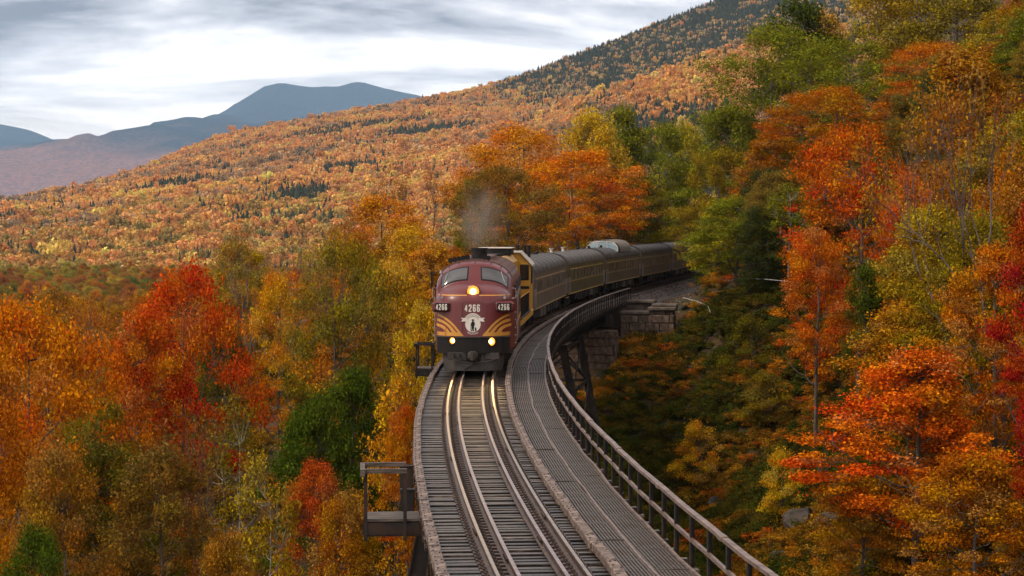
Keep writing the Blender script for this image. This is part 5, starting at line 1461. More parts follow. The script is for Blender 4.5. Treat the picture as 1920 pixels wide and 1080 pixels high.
FILL_TREES = [
    ('oval', 0, -78.5, 302.3, 13.5, 3.3, 'brown', 0.15, 'brown tree left of the bare reddish tree'), ('maple', 1, -18.9, 291.3, 12.9, 3.2, 'orange2', 0.37, 'deep orange tree behind the tall orange tree'),
    ('bare', 0, -50.5, 269.9, 11.3, 2.6, 'rust', 0.39, 'twiggy half-bare tree right of the bare reddish tree'), ('bare', 1, 28.7, 136.7, 7.9, 2.6, 'darkgreen', 0.12, 'twiggy half-bare tree behind the orange-red maple'),
    ('maple', 0, -32.8, 178.7, 10.6, 3.0, 'yelorange', 0.24, 'yellow-orange tree right of the bare reddish tree'), ('tall', 1, -61.6, 257.6, 13.8, 2.6, 'rust', 0.28, 'brown tree left of the bare reddish tree and farther back'),
    ('maple', 2, 33.4, 131.7, 12.8, 4.0, 'yelolive', 0.36, 'yellow-olive tree right of the dark orange tree'), ('airy', 1, -2.9, 150.7, 9.2, 2.4, 'rust2', 0.38, 'rusty birch right of the yellow-orange tree'),
    ('bare', 2, -9.1, 104.8, 9.9, 3.5, 'brown', 0.04, 'twiggy half-bare tree behind the scarlet shrub'), ('bare', 1, -26.8, 252.9, 11.8, 3.2, 'rust2', 0.06, 'twiggy half-bare tree behind the thin leafless tree'),
    ('airy', 1, 24.5, 90.2, 8.6, 2.4, 'rustorange', 0.18, 'rusty orange birch behind the upper crimson maple branch'), ('bush', 0, -47.3, 193.3, 4.9, 1.7, 'orange3', 0.39, 'orange bush left of the bare reddish tree'),
    ('bush', 0, -45.7, 226.1, 4.1, 2.0, 'olive', 0.34, 'olive bush behind the bare reddish tree'), ('bush', 1, -4.0, 162.1, 7.2, 2.2, 'orange2', 0.19, 'deep orange bush in front of the nearly bare grey-brown tree'),
    ('maple', 3, -8.4, 161.1, 10.9, 3.4, 'yelorange', 0.35, 'yellow-orange tree in front of the tall orange tree'), ('airy', 0, 6.0, 215.1, 11.1, 1.8, 'rust2', 0.3, 'rusty birch behind the vivid orange maple'),
    ('maple', 2, 20.5, 179.2, 7.5, 3.6, 'yelolive', 0.26, 'yellow-olive tree in front of the yellow-green sapling'), ('airy', 1, -61.9, 229.8, 10.5, 2.0, 'orange2', 0.14, 'deep orange birch left of the bare reddish tree'),
    ('spread', 1, 67.2, 253.4, 13.8, 4.6, 'olive', 0.37, 'olive tree right of the dark orange tree'), ('maple', 0, -35.4, 144.1, 10.0, 3.3, 'rust', 0.17, 'brown tree behind the big orange maple'),
    ('maple', 2, 9.0, 310.8, 11.8, 3.3, 'brown', 0.38, 'brown tree behind the yellow-topped tree'), ('bare', 2, -12.2, 281.0, 10.1, 3.2, 'rust', 0.15, 'twiggy half-bare tree left of the narrow green tree'),
    ('tall', 1, -34.1, 206.3, 13.4, 3.0, 'yelorange', 0.04, 'yellow-orange tree left of the twiggy brown tree'), ('tall', 1, -20.0, 296.0, 11.5, 2.5, 'redorange', 0.15, 'orange-red tree behind the tall orange tree'),
    ('airy', 0, -54.1, 288.5, 8.9, 2.4, 'rust2', 0.13, 'rusty birch right of the bare reddish tree'), ('maple', 3, -1.0, 314.9, 9.7, 3.6, 'yelorange', 0.1, 'yellow-orange tree behind the deep orange tree'),
    ('spread', 0, -0.5, 159.8, 14.3, 4.6, 'brown', 0.3, 'brown tree right of the narrow green tree'), ('airy', 0, -19.2, 172.5, 9.1, 2.2, 'orange3', 0.01, 'orange birch in front of the thin leafless tree'),
    ('maple', 0, 47.6, 207.4, 9.4, 3.4, 'yelolive', 0.12, 'yellow-olive tree behind the dark orange tree'), ('airy', 0, 77.8, 295.5, 9.9, 2.8, 'rust2', 0.11, 'rusty birch right of the dark orange tree'),
    ('maple', 1, -43.2, 208.5, 13.5, 3.8, 'rust', 0.4, 'brown tree behind the bare reddish tree'), ('maple', 0, -8.5, 257.2, 11.4, 3.1, 'rust2', 0.26, 'rusty tree left of the narrow green tree'),
    ('airy', 0, -32.0, 265.7, 9.3, 1.9, 'yelorange', 0.17, 'yellow-orange birch behind the thin leafless tree'), ('maple', 2, 51.1, 209.2, 10.5, 3.0, 'olive2', 0.36, 'dark olive tree behind the dark orange tree'),
    ('airy', 0, 21.2, 151.6, 7.7, 2.1, 'green2', 0.05, 'green birch in front of the rusty tree'), ('bush', 1, -58.4, 228.2, 4.8, 2.1, 'olive', 0.19, 'olive bush left of the bare reddish tree'),
    ('bare', 0, 31.0, 123.0, 8.8, 2.7, 'olive', 0.06, 'twiggy half-bare tree behind the big leafless tree'), ('maple', 3, -19.0, 239.6, 12.3, 3.4, 'rust2', 0.15, 'rusty tree behind the nearly bare brown tree'),
    ('maple', 0, -20.1, 260.8, 14.2, 3.8, 'olive', 0.24, 'olive tree behind the nearly bare brown tree'), ('bush', 1, -34.9, 137.7, 5.5, 2.1, 'rust', 0.12, 'brown bush behind the orange maple'),
    ('maple', 0, 71.6, 304.8, 10.0, 3.5, 'olive2', 0.15, 'dark olive tree right of the dark green tree'), ('maple', 1, 39.2, 184.7, 6.2, 3.2, 'yelolive', 0.01, 'yellow-olive tree right of the broad rusty orange tree'),
    ('bare', 1, -25.2, 297.0, 8.5, 2.8, 'rust', 0.19, 'twiggy half-bare tree right of the thin leafless tree'), ('bare', 0, -64.6, 307.0, 11.6, 2.7, 'orange3', 0.01, 'twiggy half-bare tree behind the bare reddish tree'),
    ('bare', 2, 11.1, 259.1, 12.8, 3.1, 'orange3', 0.12, 'twiggy half-bare tree behind the yellow-topped tree'), ('bare', 2, -24.3, 204.2, 9.1, 3.3, 'rust2', 0.08, 'twiggy half-bare tree behind the twiggy brown tree'),
    ('tall', 0, -32.9, 261.6, 13.7, 2.7, 'rust', 0.22, 'brown tree left of the thin leafless tree'), ('tall', 1, 3.7, 315.9, 10.2, 2.3, 'brown', 0.04, 'brown tree right of the deep orange tree'),
    ('bare', 2, -0.0, 243.9, 12.4, 2.5, 'orange2', 0.02, 'twiggy half-bare tree behind the deep orange tree'), ('tall', 2, -50.1, 218.7, 12.9, 2.4, 'brown', 0.03, 'brown tree left of the tall bright red maple'),
    ('tall', 0, 3.7, 270.4, 13.1, 2.9, 'olive2', 0.22, 'dark olive tree right of the deep orange tree'), ('tall', 2, -35.4, 272.9, 12.9, 2.4, 'orange2', 0.03, 'deep orange tree left of the thin leafless tree'),
    ('bush', 1, 8.7, 267.1, 5.5, 2.2, 'yelorange', 0.06, 'yellow-orange bush behind the vivid orange maple'), ('maple', 1, 39.8, 253.3, 6.3, 2.9, 'green2', 0.13, 'green tree right of the rusty tree'),
    ('airy', 0, -32.9, 165.1, 7.7, 2.0, 'yelolive', 0.01, 'yellow-olive birch right of the bare reddish tree'), ('tall', 0, -18.5, 91.0, 15.3, 3.2, 'olive2', 0.21, 'dark olive tree left of the rust-brown tree'),
    ('oval', 1, -19.0, 115.5, 9.8, 2.4, 'redorange', 0.21, 'orange-red tree left of the small grey leafless tree'), ('bush', 1, 48.6, 199.1, 4.5, 1.8, 'yelgreen', 0.24, 'yellow-green bush behind the dark orange tree'),
    ('bare', 0, -32.1, 129.0, 10.6, 2.6, 'yelolive', 0.04, 'twiggy half-bare tree right of the orange maple'), ('airy', 1, -25.9, 157.5, 10.9, 2.1, 'rust2', 0.32, 'rusty birch behind the tall bright red maple'),
    ('airy', 1, -72.3, 299.5, 8.1, 2.1, 'rust2', 0.02, 'rusty birch left of the bare reddish tree'), ('bare', 1, -28.4, 128.4, 9.2, 3.5, 'brown', 0.19, 'twiggy half-bare tree left of the rust-brown tree'),
    ('bare', 2, 5.6, 211.9, 12.1, 2.9, 'yelorange', 0.22, 'twiggy half-bare tree behind the vivid orange maple'), ('oval', 0, -18.4, 94.7, 9.9, 3.3, 'brown', 0.11, 'brown tree behind the rust-brown tree'),
    ('tall', 1, -22.8, 100.4, 14.2, 2.9, 'olive2', 0.39, 'dark olive tree left of the rust-brown tree and farther back'), ('tall', 2, -33.9, 310.3, 15.2, 3.1, 'yelorange', 0.08, 'yellow-orange tree behind the thin leafless tree'),
    ('bare', 2, 68.1, 297.7, 8.8, 2.9, 'olive2', 0.28, 'twiggy half-bare tree behind the dark orange tree'), ('maple', 0, -43.3, 314.8, 13.3, 3.3, 'orange3', 0.36, 'orange tree behind the twiggy brown tree'),
    ('maple', 3, -40.8, 270.1, 13.5, 3.7, 'brown', 0.17, 'brown tree left of the twiggy brown tree'), ('bush', 1, 3.4, 194.2, 4.4, 1.9, 'yelorange', 0.07, 'yellow-orange bush right of the deep orange tree'),
    ('airy', 1, -63.3, 262.1, 11.8, 2.5, 'rust2', 0.26, 'rusty birch left of the bare reddish tree and farther back'), ('bare', 0, -45.1, 303.2, 10.6, 3.4, 'rust', 0.27, 'twiggy half-bare tree left of the twiggy brown tree'),
    ('bare', 2, -19.2, 197.9, 12.7, 2.6, 'yelolive', 0.25, 'twiggy half-bare tree behind the nearly bare brown tree'), ('maple', 3, -67.9, 311.0, 10.1, 3.0, 'olive', 0.36, 'olive tree behind the bare reddish tree'),
    ('maple', 2, 46.8, 315.6, 11.5, 4.2, 'rust2', 0.05, 'rusty tree right of the yellow-green tree'), ('bush', 1, 23.6, 174.1, 5.3, 2.2, 'green2', 0.3, 'green bush behind the rusty tree'),
    ('maple', 0, -11.6, 135.7, 12.5, 4.2, 'brown', 0.23, 'brown tree right of the thin orange birch'), ('bush', 0, -14.5, 162.4, 3.9, 2.1, 'orange2', 0.11, 'deep orange bush behind the broad olive tree'),
    ('spread', 1, -50.7, 260.2, 13.2, 4.7, 'rust', 0.34, 'brown tree right of the bare reddish tree'), ('airy', 0, -73.7, 279.3, 11.4, 2.6, 'rust', 0.08, 'brown birch left of the bare reddish tree'),
    ('tall', 2, -4.3, 285.3, 13.2, 3.1, 'orange2', 0.38, 'deep orange tree behind the narrow green tree'), ('bush', 0, 45.5, 260.9, 4.9, 2.2, 'green2', 0.36, 'green bush right of the great green tree'),
    ('maple', 0, -6.0, 141.6, 10.5, 3.6, 'olive2', 0.31, 'dark olive tree right of the yellow-orange tree'), ('bare', 2, -62.5, 268.3, 10.3, 2.4, 'rust', 0.01, 'twiggy half-bare tree left of the bare reddish tree'),
    ('bare', 2, 72.6, 283.0, 9.4, 2.6, 'yelgreen', 0.01, 'twiggy half-bare tree right of the dark orange tree'), ('bare', 2, -22.4, 104.4, 10.1, 2.8, 'yelolive', 0.18, 'twiggy half-bare tree left of the rust-brown tree and farther back'),
    ('maple', 1, 75.6, 291.8, 9.1, 2.9, 'yelolive', 0.19, 'yellow-olive tree right of the dark orange tree and farther back'), ('bare', 1, -69.7, 257.2, 10.7, 2.9, 'yelorange', 0.02, 'twiggy half-bare tree left of the bare reddish tree and farther back'),
    ('oval', 1, -53.9, 211.7, 9.9, 2.6, 'rust2', 0.04, 'rusty tree left of the bare reddish tree'), ('oval', 2, -13.8, 232.9, 13.2, 3.2, 'olive2', 0.18, 'dark olive tree behind the tall orange tree'),
    ('oval', 1, 4.6, 263.7, 11.5, 3.3, 'yelolive', 0.06, 'yellow-olive tree right of the deep orange tree'), ('airy', 0, -0.3, 176.2, 9.5, 1.9, 'rust', 0.05, 'brown birch right of the narrow green tree'),
    ('maple', 1, -25.0, 121.0, 10.4, 2.9, 'rust', 0.28, 'brown tree left of the rust-brown tree'), ('bush', 1, 48.6, 232.4, 6.9, 2.2, 'yelgreen', 0.22, 'yellow-green bush right of the broad rusty orange tree'),
    ('bush', 0, 53.5, 244.9, 5.2, 1.7, 'redorange', 0.16, 'orange-red bush behind the dark orange tree'), ('bare', 1, -13.7, 211.1, 9.8, 3.5, 'yelorange', 0.04, 'twiggy half-bare tree behind the tall orange tree'),
    ('tall', 0, -40.9, 176.6, 13.6, 2.9, 'rust', 0.37, 'brown tree left of the tall bright red maple and farther back'), ('maple', 1, -25.9, 305.0, 12.0, 3.5, 'orange2', 0.22, 'deep orange tree right of the thin leafless tree'),
    ('bare', 1, -10.7, 247.8, 9.7, 3.4, 'rust', 0.17, 'twiggy half-bare tree behind the nearly bare grey-brown tree'), ('airy', 0, 3.0, 286.7, 7.9, 2.4, 'orange3', 0.13, 'orange birch right of the deep orange tree'),
    ('maple', 2, 13.5, 286.4, 11.1, 4.3, 'yelorange', 0.04, 'yellow-orange tree behind the yellow-topped tree'), ('maple', 3, 61.7, 289.1, 10.8, 3.3, 'darkgreen', 0.03, 'dark green tree right of the dark green tree'),
    ('spread', 1, -28.8, 163.8, 10.5, 5.1, 'rust', 0.03, 'brown tree left of the twiggy brown tree and farther back'), ('airy', 1, 47.3, 193.3, 10.6, 2.9, 'yelolive', 0.38, 'yellow-olive birch behind the dark orange tree'),
    ('bare', 2, -44.6, 203.7, 10.9, 2.5, 'rust', 0.22, 'twiggy half-bare tree left of the tall bright red maple'), ('airy', 0, -24.6, 197.0, 9.4, 2.6, 'rust2', 0.15, 'rusty birch behind the twiggy brown tree'),
    ('maple', 0, 56.4, 241.6, 11.9, 4.0, 'olive', 0.34, 'olive tree behind the dark orange tree'), ('airy', 0, -25.8, 243.2, 10.4, 2.5, 'rust2', 0.3, 'rusty birch behind the thin leafless tree'),
    ('spread', 1, -57.4, 262.1, 11.6, 3.9, 'rust', 0.1, 'brown tree left of the orange-red maple crown'), ('maple', 0, -2.4, 277.5, 12.4, 4.2, 'olive2', 0.08, 'dark olive tree behind the deep orange tree'),
    ('maple', 1, -57.3, 235.3, 10.6, 3.6, 'olive', 0.12, 'olive tree left of the bare reddish tree'), ('maple', 2, -13.8, 310.7, 12.2, 4.1, 'orange2', 0.28, 'deep orange tree left of the narrow green tree'),
    ('bare', 2, -15.3, 245.3, 9.6, 2.7, 'rust', 0.09, 'twiggy half-bare tree right of the nearly bare brown tree'), ('bush', 1, 38.0, 223.2, 4.2, 2.3, 'rust2', 0.02, 'rusty bush right of the rusty tree'),
    ('bush', 1, -62.9, 238.0, 4.2, 2.5, 'rust', 0.08, 'brown bush left of the bare reddish tree'), ('airy', 0, -43.0, 262.9, 11.4, 2.4, 'rust', 0.15, 'brown birch left of the twiggy brown tree'),
    ('maple', 2, -42.2, 194.2, 14.2, 3.7, 'orange3', 0.29, 'orange tree behind the bare reddish tree'), ('oval', 1, -1.6, 294.8, 14.0, 3.3, 'olive', 0.11, 'olive tree behind the deep orange tree'),
    ('maple', 3, 49.0, 227.8, 11.2, 4.3, 'orange2', 0.39, 'deep orange tree behind the dark orange tree'), ('maple', 2, -2.0, 272.2, 10.7, 3.8, 'rust', 0.16, 'brown tree behind the deep orange tree'),
    ('maple', 1, -38.1, 198.3, 9.4, 3.5, 'olive2', 0.35, 'dark olive tree right of the bare reddish tree'), ('spread', 1, 52.7, 193.8, 8.6, 4.3, 'green2', 0.13, 'green tree right of the dark orange tree'),
    ('bush', 1, -6.3, 252.9, 4.3, 1.7, 'rust2', 0.18, 'rusty bush behind the narrow green tree'), ('airy', 1, 4.7, 295.7, 9.8, 1.8, 'brown', 0.26, 'brown birch right of the deep orange tree'),
    ('tall', 1, -12.1, 237.5, 12.3, 2.4, 'brown', 0.31, 'brown tree behind the tall orange tree'), ('maple', 3, 21.2, 89.9, 11.3, 3.3, 'olive', 0.18, 'olive tree left of the upper crimson maple branch'),
    ('bush', 0, 19.3, 285.8, 4.8, 1.8, 'rust2', 0.04, 'rusty bush left of the yellow-green tree'), ('maple', 3, -5.8, 261.8, 11.2, 3.1, 'brown', 0.13, 'brown tree behind the narrow green tree'),
    ('bush', 0, -25.7, 135.6, 4.0, 2.1, 'olive', 0.33, 'olive bush behind the rust-brown tree'), ('airy', 1, -34.8, 247.1, 9.8, 2.3, 'brown', 0.04, 'brown birch behind the twiggy brown tree'),
    ('spread', 2, 32.5, 138.3, 9.2, 4.3, 'rust2', 0.05, 'rusty tree behind the big leafless tree'), ('maple', 2, 36.3, 134.7, 9.4, 3.2, 'olive', 0.31, 'olive tree right of the dark orange tree and nearer'),
    ('maple', 3, -27.6, 151.8, 9.9, 3.0, 'orange3', 0.34, 'orange tree behind the tall bright red maple'), ('maple', 2, 66.2, 267.9, 9.5, 3.8, 'orange2', 0.0, 'deep orange tree right of the dark green tree'),
    ('maple', 0, -29.8, 302.8, 9.0, 3.8, 'olive2', 0.24, 'dark olive tree behind the thin leafless tree'), ('oval', 0, -9.8, 169.0, 10.6, 3.0, 'rust2', 0.27, 'rusty tree in front of the tall orange tree'),
    ('bush', 1, -38.5, 232.3, 4.0, 2.2, 'rust2', 0.27, 'rusty bush left of the dark olive tree'), ('bare', 2, -27.6, 230.7, 12.8, 2.6, 'rust', 0.25, 'twiggy half-bare tree left of the nearly bare brown tree'),
    ('bush', 0, 38.9, 231.9, 4.9, 2.2, 'darkgreen', 0.12, 'dark green bush right of the rusty tree'), ('oval', 0, -49.2, 244.0, 10.9, 2.9, 'rust', 0.37, 'brown tree behind the orange-red maple crown'),
    ('spread', 2, 41.4, 189.6, 10.0, 5.4, 'orange2', 0.02, 'deep orange tree right of the broad rusty orange tree'), ('bush', 0, 17.7, 171.2, 6.4, 2.2, 'yelgreen', 0.23, 'yellow-green bush in front of the yellow-green sapling'),
    ('maple', 3, 42.6, 159.1, 8.5, 3.6, 'green2', 0.38, 'green tree right of the dark orange tree and farther back'), ('bare', 2, -30.5, 316.3, 8.7, 3.5, 'orange3', 0.19, 'twiggy half-bare tree right of the twiggy brown tree'),
    ('bare', 0, -66.1, 245.3, 11.7, 2.4, 'olive2', 0.38, 'twiggy half-bare tree behind the big orange maple'), ('bush', 1, 50.9, 277.7, 4.0, 2.2, 'green2', 0.32, 'green bush right of the great green tree and farther back'),
    ('airy', 1, -26.5, 143.5, 11.5, 2.5, 'olive', 0.0, 'olive birch behind the orange-red maple crown'), ('airy', 0, -51.5, 315.8, 11.9, 2.0, 'rust2', 0.18, 'rusty birch left of the twiggy brown tree'),
    ('spread', 2, 44.6, 300.7, 10.1, 3.9, 'rustorange', 0.11, 'rusty orange tree right of the yellow-green tree'), ('maple', 0, -53.1, 193.9, 12.9, 4.3, 'orange3', 0.0, 'orange tree left of the bare reddish tree'),
    ('bush', 1, -2.9, 165.2, 4.1, 2.4, 'redorange', 0.11, 'orange-red bush in front of the narrow green tree'), ('maple', 3, 27.2, 99.3, 12.5, 3.7, 'rustorange', 0.21, 'rusty orange tree right of the big leafless tree'),
    ('maple', 0, -15.7, 216.5, 9.7, 2.9, 'olive', 0.38, 'olive tree behind the tall orange tree'), ('bare', 1, -19.4, 151.3, 11.0, 3.6, 'redorange', 0.02, 'twiggy half-bare tree behind the yellow-orange maple'),
    ('bare', 2, 71.9, 295.5, 10.4, 2.9, 'redorange', 0.06, 'twiggy half-bare tree right of the dark green tree'), ('bush', 1, 18.4, 176.3, 4.3, 2.0, 'darkgreen', 0.23, 'dark green bush in front of the yellow-green sapling'),
    ('maple', 0, -8.5, 290.4, 9.6, 3.4, 'orange2', 0.39, 'deep orange tree left of the narrow green tree and farther back'), ('bush', 1, 40.0, 169.2, 7.7, 2.2, 'yelolive', 0.36, 'yellow-olive bush behind the dark orange tree'),
    ('oval', 2, -64.0, 251.8, 10.8, 2.6, 'rust2', 0.16, 'rusty tree left of the bare reddish tree and farther back'), ('bare', 0, -10.0, 235.0, 9.1, 2.7, 'orange3', 0.14, 'twiggy half-bare tree right of the tall orange tree'),
    ('maple', 1, 31.0, 111.9, 12.0, 3.4, 'olive2', 0.14, 'dark olive tree right of the big leafless tree'), ('bare', 0, -23.2, 191.1, 9.1, 3.0, 'brown', 0.3, 'twiggy half-bare tree left of the nearly bare brown tree and farther back'),
    ('airy', 1, -38.8, 170.5, 7.9, 2.6, 'rust', 0.2, 'brown birch left of the bare reddish tree and farther back'), ('bare', 0, -33.0, 124.8, 9.5, 2.8, 'rust', 0.35, 'twiggy half-bare tree behind the orange maple'),
    ('bush', 0, 55.5, 225.1, 4.0, 2.4, 'rustorange', 0.28, 'rusty orange bush behind the dark orange tree'), ('maple', 2, 57.4, 207.9, 9.7, 3.5, 'rust2', 0.26, 'rusty tree right of the dark orange tree'),
    ('bare', 1, 62.2, 233.9, 13.1, 3.6, 'rustorange', 0.01, 'twiggy half-bare tree right of the dark orange tree and farther back'), ('bare', 2, -22.9, 234.5, 12.4, 2.7, 'redorange', 0.25, 'twiggy half-bare tree right of the twiggy brown tree and farther back'),
    ('bare', 0, -11.6, 96.7, 9.4, 3.1, 'rust', 0.05, 'twiggy half-bare tree behind the yellow-green birch'), ('spread', 2, 13.8, 275.1, 15.1, 4.1, 'orange2', 0.2, 'deep orange tree behind the yellow-topped tree'),
    ('airy', 0, -21.9, 110.6, 10.4, 2.1, 'brown', 0.26, 'brown birch behind the rust-brown tree'), ('bush', 0, -10.0, 251.5, 5.0, 1.7, 'brown', 0.08, 'brown bush right of the tall orange tree'),
    ('bush', 0, 5.5, 278.7, 5.2, 2.0, 'yelorange', 0.14, 'yellow-orange bush right of the deep orange tree and farther back'), ('bare', 0, -38.3, 185.6, 12.5, 2.5, 'rust', 0.36, 'twiggy half-bare tree left of the tall bright red maple and farther back'),
    ('bare', 0, -10.1, 302.0, 11.2, 2.9, 'rust', 0.03, 'twiggy half-bare tree left of the narrow green tree and farther back'), ('maple', 3, 65.6, 247.8, 11.2, 3.1, 'green2', 0.09, 'green tree right of the dark green tree'),
    ('maple', 0, -60.0, 240.8, 10.4, 3.4, 'orange2', 0.18, 'deep orange tree left of the bare reddish tree'), ('maple', 0, 20.8, 100.5, 9.2, 4.0, 'rust2', 0.23, 'rusty tree right of the small dark green tree'),
    ('maple', 1, -62.6, 281.9, 13.5, 4.1, 'rust', 0.24, 'brown tree left of the orange-red maple crown and farther back'), ('bare', 1, -38.8, 182.4, 10.6, 3.3, 'rust2', 0.39, 'twiggy half-bare tree left of the orange-red maple crown'),
    ('tall', 0, 11.4, 226.5, 14.0, 3.2, 'brown', 0.29, 'brown tree behind the vivid orange maple'), ('bare', 0, -2.4, 184.9, 11.2, 2.7, 'rust2', 0.01, 'twiggy half-bare tree right of the narrow green tree'),
    ('maple', 2, -33.0, 253.9, 11.9, 3.8, 'yelorange', 0.07, 'yellow-orange tree behind the twiggy brown tree'), ('maple', 3, 3.5, 251.6, 9.8, 3.2, 'rust', 0.39, 'brown tree right of the deep orange tree and farther back'),
    ('oval', 2, -76.9, 307.0, 10.4, 2.5, 'brown', 0.19, 'brown tree left of the olive-yellow tree'), ('bush', 1, 74.8, 296.3, 5.1, 2.3, 'darkgreen', 0.28, 'dark green bush right of the dark orange tree'),
    ('bush', 0, 27.9, 185.3, 4.6, 2.2, 'green2', 0.4, 'green bush right of the rusty tree'), ('maple', 2, 79.7, 317.2, 10.8, 3.0, 'green2', 0.08, 'green tree right of the dark green tree and farther back'),
    ('maple', 2, 47.8, 311.0, 9.4, 4.3, 'rust2', 0.25, 'rusty tree right of the yellow-green tree and farther back'), ('oval', 2, -6.4, 155.0, 10.1, 2.7, 'orange3', 0.37, 'orange tree right of the tall orange tree'),
    ('maple', 3, 30.7, 116.6, 11.7, 4.1, 'rustorange', 0.14, 'rusty orange tree right of the big leafless tree and farther back'), ('maple', 3, -17.7, 282.8, 9.4, 3.9, 'rust2', 0.33, 'rusty tree behind the tall orange tree'),
    ('bare', 0, -42.2, 162.2, 8.3, 3.0, 'orange2', 0.26, 'twiggy half-bare tree left of the orange-red maple crown and farther back'), ('bare', 1, -24.5, 170.7, 9.7, 3.1, 'orange2', 0.31, 'twiggy half-bare tree left of the thin leafless tree'),
    ('bush', 0, -57.0, 295.1, 5.2, 1.9, 'rust', 0.28, 'brown bush right of the bare reddish tree'), ('bush', 0, 3.1, 191.4, 5.5, 1.8, 'yelorange', 0.31, 'yellow-orange bush right of the deep orange tree and nearer'),
    ('bare', 0, 51.4, 233.4, 10.4, 2.9, 'olive2', 0.36, 'twiggy half-bare tree right of the broad rusty orange tree'), ('airy', 0, -3.7, 177.5, 6.3, 2.4, 'orange3', 0.04, 'orange birch in front of the narrow green tree'),
    ('airy', 1, -9.8, 261.5, 9.6, 2.1, 'rust2', 0.0, 'rusty birch left of the narrow green tree'), ('oval', 2, 11.7, 235.8, 11.1, 2.9, 'rust', 0.34, 'brown tree in front of the yellow-topped tree'),
    ('bush', 1, 56.9, 219.4, 5.3, 1.9, 'rustorange', 0.08, 'rusty orange bush right of the dark orange tree'), ('tall', 0, -78.8, 293.4, 15.5, 2.4, 'rust2', 0.13, 'rusty tree behind the big orange maple'),
    ('airy', 1, -26.0, 187.1, 11.9, 2.6, 'yelolive', 0.27, 'yellow-olive birch behind the twiggy brown tree'), ('bare', 2, -8.1, 213.4, 8.7, 2.4, 'orange3', 0.14, 'twiggy half-bare tree right of the tall orange tree and farther back'),
    ('maple', 2, -23.0, 267.2, 14.2, 3.4, 'rust', 0.38, 'brown tree right of the thin leafless tree'), ('maple', 3, -67.9, 294.4, 9.4, 3.7, 'rust', 0.18, 'brown tree left of the dark olive tree'),
    ('bare', 0, -17.4, 106.8, 11.3, 3.0, 'rust', 0.08, 'twiggy half-bare tree behind the rust-brown tree'), ('oval', 0, -30.3, 280.3, 11.5, 3.1, 'orange2', 0.05, 'deep orange tree behind the thin leafless tree'),
    ('spread', 0, 66.2, 306.6, 11.7, 4.1, 'orange2', 0.1, 'deep orange tree right of the dark green tree and farther back'), ('bush', 1, -39.1, 254.8, 5.6, 2.5, 'rust', 0.21, 'brown bush left of the yellow-orange maple'),
    ('bush', 1, -13.6, 142.2, 3.8, 2.1, 'olive2', 0.2, 'dark olive bush behind the thin orange birch'), ('bush', 0, -1.2, 237.4, 5.5, 2.4, 'orange3', 0.08, 'orange bush right of the narrow green tree'),
    ('maple', 1, -26.8, 209.4, 10.2, 4.2, 'orange3', 0.16, 'orange tree left of the thin leafless tree'), ('bare', 0, -14.3, 80.9, 10.0, 3.3, 'olive2', 0.17, 'twiggy half-bare tree left of the brown shrub'),
    ('spread', 0, 5.5, 299.4, 12.1, 4.5, 'orange3', 0.06, 'orange tree right of the deep orange tree'), ('maple', 2, 17.9, 158.2, 7.7, 3.5, 'green2', 0.12, 'green tree in front of the yellow-green sapling'),
    ('tall', 0, -38.0, 160.8, 10.8, 2.5, 'rust2', 0.01, 'rusty tree left of the orange-red maple crown'), ('bush', 1, 57.0, 279.3, 4.3, 2.2, 'rustorange', 0.13, 'rusty orange bush right of the dark green tree'),
    ('oval', 1, 45.9, 178.6, 9.2, 2.7, 'rustorange', 0.32, 'rusty orange tree right of the dark orange tree'), ('bare', 2, -35.6, 166.5, 11.4, 2.9, 'rust2', 0.06, 'twiggy half-bare tree left of the twiggy brown tree and farther back'),
    ('maple', 0, -47.8, 299.6, 12.8, 3.7, 'rust', 0.21, 'brown tree left of the yellow-orange maple'), ('tall', 2, -43.2, 171.2, 13.5, 2.3, 'orange2', 0.25, 'deep orange tree left of the bare reddish tree and farther back'),
    ('airy', 1, -64.5, 291.0, 11.6, 1.9, 'yelolive', 0.26, 'yellow-olive birch behind the bare reddish tree'), ('maple', 2, -13.9, 270.6, 12.7, 3.7, 'rust', 0.37, 'brown tree behind the nearly bare grey-brown tree'),
    ('maple', 2, -14.2, 260.9, 10.6, 3.9, 'rust2', 0.13, 'rusty tree behind the nearly bare grey-brown tree'), ('bush', 0, 64.5, 316.3, 5.6, 2.2, 'orange2', 0.22, 'deep orange bush right of the dark green tree'),
    ('bush', 1, 24.8, 159.3, 4.5, 2.2, 'orange2', 0.07, 'deep orange bush right of the rusty tree'), ('maple', 3, -52.3, 298.0, 14.3, 3.9, 'rust', 0.36, 'brown tree right of the bare reddish tree and farther back'),
    ('bare', 0, -54.7, 305.9, 8.4, 3.5, 'olive', 0.36, 'twiggy half-bare tree right of the bare reddish tree and farther back'), ('maple', 1, -60.0, 296.8, 9.9, 4.3, 'rust2', 0.33, 'rusty tree behind the bare reddish tree'),
]
SPOTS = [(-138, 1643), (-152, 1391), (-89, 2270), (-285, 1672), (-205, 1364)]     # spruce stands and a yellow grove on the mountainside
BOULDERS = [  # x, y, half sizes, seed, label
    (14.9, 101.0, 1.5, 1.1, 1.2, 1, 'large grey boulder in the rock heap on the lower right slope'),
    (15.9, 97.5, 1.1, 1.0, .8, 2, 'dark grey boulder at the right of the rock heap'),
    (13.6, 99.5, .8, .7, .6, 3, 'pale boulder at the left foot of the rock heap'),
    (15.4, 102.6, 1.0, .8, .9, 4, 'upright boulder at the back of the rock heap'),
    (13.3, 97.4, .6, .5, .35, 5, 'flat stone below the rock heap near the handrail'),
    (13.6, 130.4, .8, .7, .6, 6, 'lone grey boulder in the shrubs beside the trestle'),
    (14.3, 162.0, .5, .5, .35, 7, 'stone lying on the gravel beside the abutment'),
    (15.2, 159.5, .4, .5, .35, 8, 'smaller stone below the abutment gravel')]
